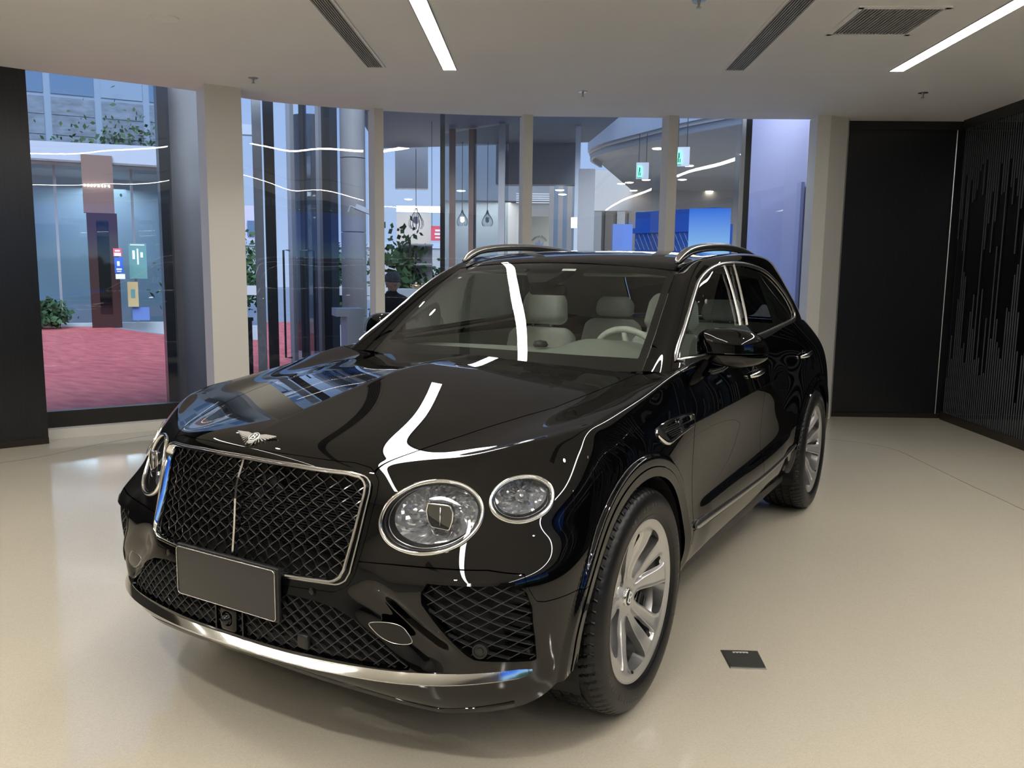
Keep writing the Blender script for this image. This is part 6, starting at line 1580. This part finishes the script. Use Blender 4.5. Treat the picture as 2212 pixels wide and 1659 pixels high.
# cafe sign, pendant lamps, red sign, shelf with teapot
r = root('cafe_sign', -5.4, 10.9, 'cream wall sign with arched lettering over a crowned bird', 'sign')
panel('board', (-5.56, 10.88), (-5.28, 11.06), 1.2, 2.50, mat('cream_lit_panel', (.70, .64, .48), .6), r, .06)
u = unit(np.array((.28, .18))); org = np.array((-5.42, 10.955, 2.02))+np.array((u[1], -u[0], 0))*.02; Mx = frame(org, (u[0], u[1], 0), (0, 0, 1), (u[1], -u[0], 0)); mb = MB()
for i, ch_ in enumerate('Imperial Palace'):
    if ch_ == ' ': continue
    al = math.radians(150-120*i/14.); V, F = text_mesh(ch_, .050, .004); c, s = math.cos(al-math.pi/2), math.sin(al-math.pi/2)
    V = np.c_[V[:, 0]*c-V[:, 1]*s+.145*math.cos(al), V[:, 0]*s+V[:, 1]*c+.145*math.sin(al)-.02, V[:, 2]]; mb.add(xf(V, Mx), F)
mb.build('sign_lettering', M_mull, r)
bird = np.array([(0,-.14),(.02,-.10),(.055,-.08),(.07,-.03),(.075,.05),(.05,.02),(.03,.0),(.015,.03),(.012,.06),(0,.085),(-.012,.06),(-.015,.03),(-.03,0),(-.05,.02),(-.075,.05),(-.07,-.03),(-.055,-.08),(-.02,-.10)])
MB().prism(bird+np.array([0, -.02]), 0, .006, Mx).build('sign_emblem', M_lil2, r); fix(r)
def cage_lamp(x, y, z, s, label, lit):
    r = empty('pendant_lamp', (x, y, z), label, 'lamp', 'cage pendant lamps')
    prof = [(.012, .17), (.022, .12), (.06, .06), (.10, -.01), (.105, -.07), (.075, -.12)]
    for k in range(14):
        a = 2*math.pi*k/14; MB().tube(np.array([(p*s*math.cos(a), p*s*math.sin(a), h*s) for p, h in prof]), .0035*s, 4).build('cage_wire', M_mull, r)
    MB().tube(np.array([(0, 0, .16*s), (0, 0, 3.72-z)]), .006, 6).build('cord', M_mull, r)
    MB().lathe([(0, .05*s), (.035*s, .04*s), (.04*s, -.03*s), (0, -.06*s)], 14).build('bulb', M_bulbw if lit else M_kerb, r, smooth=True)
cage_lamp(-7.61, 10.16, 2.43, 1.35, 'dark bulb-shaped cage pendant lamp in front of the cafe light band', False)
cage_lamp(-6.35, 9.82, 2.40, .95, 'lit cage pendant lamp behind the cafe glass, left of its twin', True)
cage_lamp(-5.98, 10.06, 2.40, .95, 'unlit cage pendant lamp behind the cafe glass, right of the lit one', False)
o = MB().box((-.04, -.004, -.07), (.04, .02, .07)).build('wall_lamp', M_bulbw); o.location = (-3.33, 8.12, 2.20); tag(o, 'small bright square lamp left of the pale hall pillar', 'lamp')
_rs = poster('red_sign', (-5.63, 7.89), (-5.49, 8.00), 1.96, 2.18, M_red, 'red notice with white characters hanging left of the thin dark post', [(.35, .9, .62, .76, M_white), (.3, .92, .38, .52, M_white), (.35, .88, .16, .26, M_white)], 'sign')
for q_ in ((-5.62, 7.90), (-5.50, 7.99)):
    o = MB().tube(np.array([(q_[0], q_[1], 2.17), (q_[0], q_[1], 3.73)]), .004, 6).build('hanger', M_mull, _rs); o.location = (-_rs.location.x, -_rs.location.y, 0)
r = root('glass_screen', -5.3, 8.6, 'reflective glass screen with bronze posts before the cafe', 'screen')
obj('pane', [(-6.03, 8.83, .0), (-4.62, 8.48, .0), (-4.62, 8.48, 3.7), (-6.03, 8.83, 3.7)], [(0, 1, 2, 3)], M_sglass, r)
for a, b_ in (((-5.69, 8.46), (-5.61, 8.52)), ((-5.43, 8.62), (-5.33, 8.69)), ((-4.78, 8.45), (-4.69, 8.50))): panel('post', a, b_, -.004, 3.7, M_brown if a[0] < -5.4 else M_conc2, r, .08)
fix(r)
r = root('shelf_unit', -7.0, 9.35, 'grey glass display shelf inside the cafe', 'shelf')
panel('back_panel', (-7.26, 9.17), (-6.78, 9.52), -.004, 1.95, M_conc, r, .03)
for z in (.55, 1.22, 1.60, 1.93): panel('shelf', (-7.22, 9.10), (-6.72, 9.46), z, z+.025, M_kerb, r, -.20)
fix(r)
r = root('display_plinth', -4.95, 6.5, 'pale plinth carrying a brass pot behind the person', 'plinth'); panel('plinth', (-5.12, 6.38), (-4.78, 6.66), -.004, 1.26, M_kerb, r, .25); fix(r)
tp = empty('brass_teapot', (-4.95, 6.60, 1.26), 'small polished brass teapot on the pale plinth', 'teapot')
MB().lathe([(0, 0), (.03, .0), (.05, .015), (.058, .035), (.045, .058), (.02, .066), (.012, .075), (.016, .085), (0, .092)], 24).build('pot', M_gold, tp, smooth=True)
MB().tube(spline([(.05, 0, .03), (.085, 0, .045), (.10, 0, .075)], 10), [.012]*4+[.009]*6, 8).build('spout', M_gold, tp, smooth=True); MB().tube(spline([(-.05, 0, .05), (-.09, 0, .06), (-.085, 0, .025), (-.05, 0, .02)], 14), .005, 8).build('handle', M_gold, tp, smooth=True)
# ------------------------------------------------------------------ person seen from behind
def skin_body(name, joints, edges, m_, parent=None, sub=2):
    me = bpy.data.meshes.new(name); me.from_pydata([j[:3] for j in joints], edges, []); me.update()
    o = bpy.data.objects.new(name, me); COL.objects.link(o); o.modifiers.new('s', 'SKIN'); s2 = o.modifiers.new('d', 'SUBSURF'); s2.levels = s2.render_levels = sub
    for v, j in zip(me.skin_vertices[0].data, joints): v.radius = (j[3], j[4] if len(j) > 4 else j[3]); v.use_root = False
    me.skin_vertices[0].data[0].use_root = True
    dg = bpy.context.evaluated_depsgraph_get(); ev = o.evaluated_get(dg); m2 = bpy.data.meshes.new_from_object(ev); bpy.data.objects.remove(o)
    m2.materials.clear(); m2.materials.append(m_); m2.polygons.foreach_set('use_smooth', np.ones(len(m2.polygons), bool))
    o = bpy.data.objects.new(name, m2); COL.objects.link(o)
    if parent: o.parent = parent
    return o
pe = empty('person', (-4.115, 5.03, -.012), 'person in a grey cap and dark jacket seen from behind, standing outside', 'person', rz=.93)
J = [(0,0,.82,.13,.10),(0,0,.98,.135,.10),(0,.0,1.10,.155,.105),(0,-.01,1.20,.12,.09),(0,-.01,1.26,.055,.055),(0,-.025,1.32,.05,.05),
     (.14,-.005,1.175,.070,.070),(.205,.0,1.13,.058,.058),(.235,.015,.92,.047,.047),(.225,-.07,.72,.038,.038),(.215,-.12,.66,.028,.028),
     (-.14,-.005,1.175,.070,.070),(-.205,.0,1.13,.058,.058),(-.235,.015,.92,.047,.047),(-.225,-.07,.72,.038,.038),(-.215,-.12,.66,.028,.028),
     (.09,0,.76,.095,.095),(.095,-.01,.44,.065,.065),(.10,.01,.09,.048,.048),(-.09,0,.76,.095,.095),(-.095,-.01,.44,.065,.065),(-.10,.01,.09,.048,.048),(.10,-.12,.04,.04,.035),(-.10,-.12,.04,.04,.035)]
E_ = [(0,1),(1,2),(2,3),(3,4),(4,5),(3,6),(6,7),(7,8),(8,9),(9,10),(3,11),(11,12),(12,13),(13,14),(14,15),(0,16),(16,17),(17,18),(0,19),(19,20),(20,21),(18,22),(21,23)]
skin_body('body', J, E_, M_fabric, pe)
def ellipsoid(c, r, nu=28, nv=18):
    V = []; F = []
    for j in range(nv+1):
        for i in range(nu): p = -math.pi/2+math.pi*j/nv; t = 2*math.pi*i/nu; V.append((c[0]+r[0]*math.cos(p)*math.cos(t), c[1]+r[1]*math.cos(p)*math.sin(t), c[2]+r[2]*math.sin(p)))
    for j in range(nv):
        for i in range(nu): a = j*nu+i; b = j*nu+(i+1) % nu; F.append((a, b, b+nu, a+nu))
    return np.array(V), F
mb = MB(); mb.add(*ellipsoid((0, -.035, 1.385), (.072, .090, .105))); mb.add(*ellipsoid((.074, -.030, 1.375), (.012, .020, .030), 12, 8)); mb.add(*ellipsoid((-.074, -.030, 1.375), (.012, .020, .030), 12, 8)); mb.add(*ellipsoid((0, -.125, 1.37), (.014, .018, .024), 10, 8)); mb.tube(np.array([(0, -.01, 1.24), (0, -.004, 1.33)]), .052, 14)
for sx in (-.026, .026): mb.add(*ellipsoid((sx, -.108, 1.395), (.012, .010, .008), 10, 8))
mb.tube(np.array([(-.02, -.112, 1.335), (.02, -.112, 1.335)]), .006, 6); mb.build('head', M_skin, pe, smooth=True)
mb = MB(); mb.lathe([(.082, 0), (.088, .02), (.090, .045), (.080, .080), (.055, .105), (0, .115)], 28, frame((0, -.028, 1.395), (1, 0, 0), (0, 1.12, .12), (0, -.10, 1))); mb.tube(spline([(-.06, -.10, 1.405), (0, -.165, 1.40), (.06, -.10, 1.405)], 12), .010, 6); mb.build('cap', M_cap, pe, smooth=True)
mb = MB()
for sx in (1, -1):
    base = np.array((sx*.213, -.125, .645)); mb.add(*ellipsoid(base+np.array((0, -.01, -.035)), (.020, .032, .042), 14, 10))
    for k in range(4):
        q = base+np.array((0, -.035+.018*k, -.065)); mb.tube(np.array([q, q+np.array((0, -.004, -.035)), q+np.array((sx*-.012, -.010, -.058+.004*abs(k-1.5)))]), [.0095, .0085, .007], 8)
    q = base+np.array((0, -.040, -.02)); mb.tube(np.array([q, q+np.array((sx*-.01, -.022, -.025)), q+np.array((sx*-.014, -.026, -.045))]), [.010, .009, .007], 8)
mb.build('hands', M_skin, pe, smooth=True)
mb = MB(); mb.tube(spline([(-.055, .02, 1.262), (0, .055, 1.285), (.055, .02, 1.262), (.05, -.05, 1.235), (0, -.08, 1.22), (-.05, -.05, 1.235)], 30, True), .016, 8, closed=True); mb.build('collar', M_fabric, pe, smooth=True)
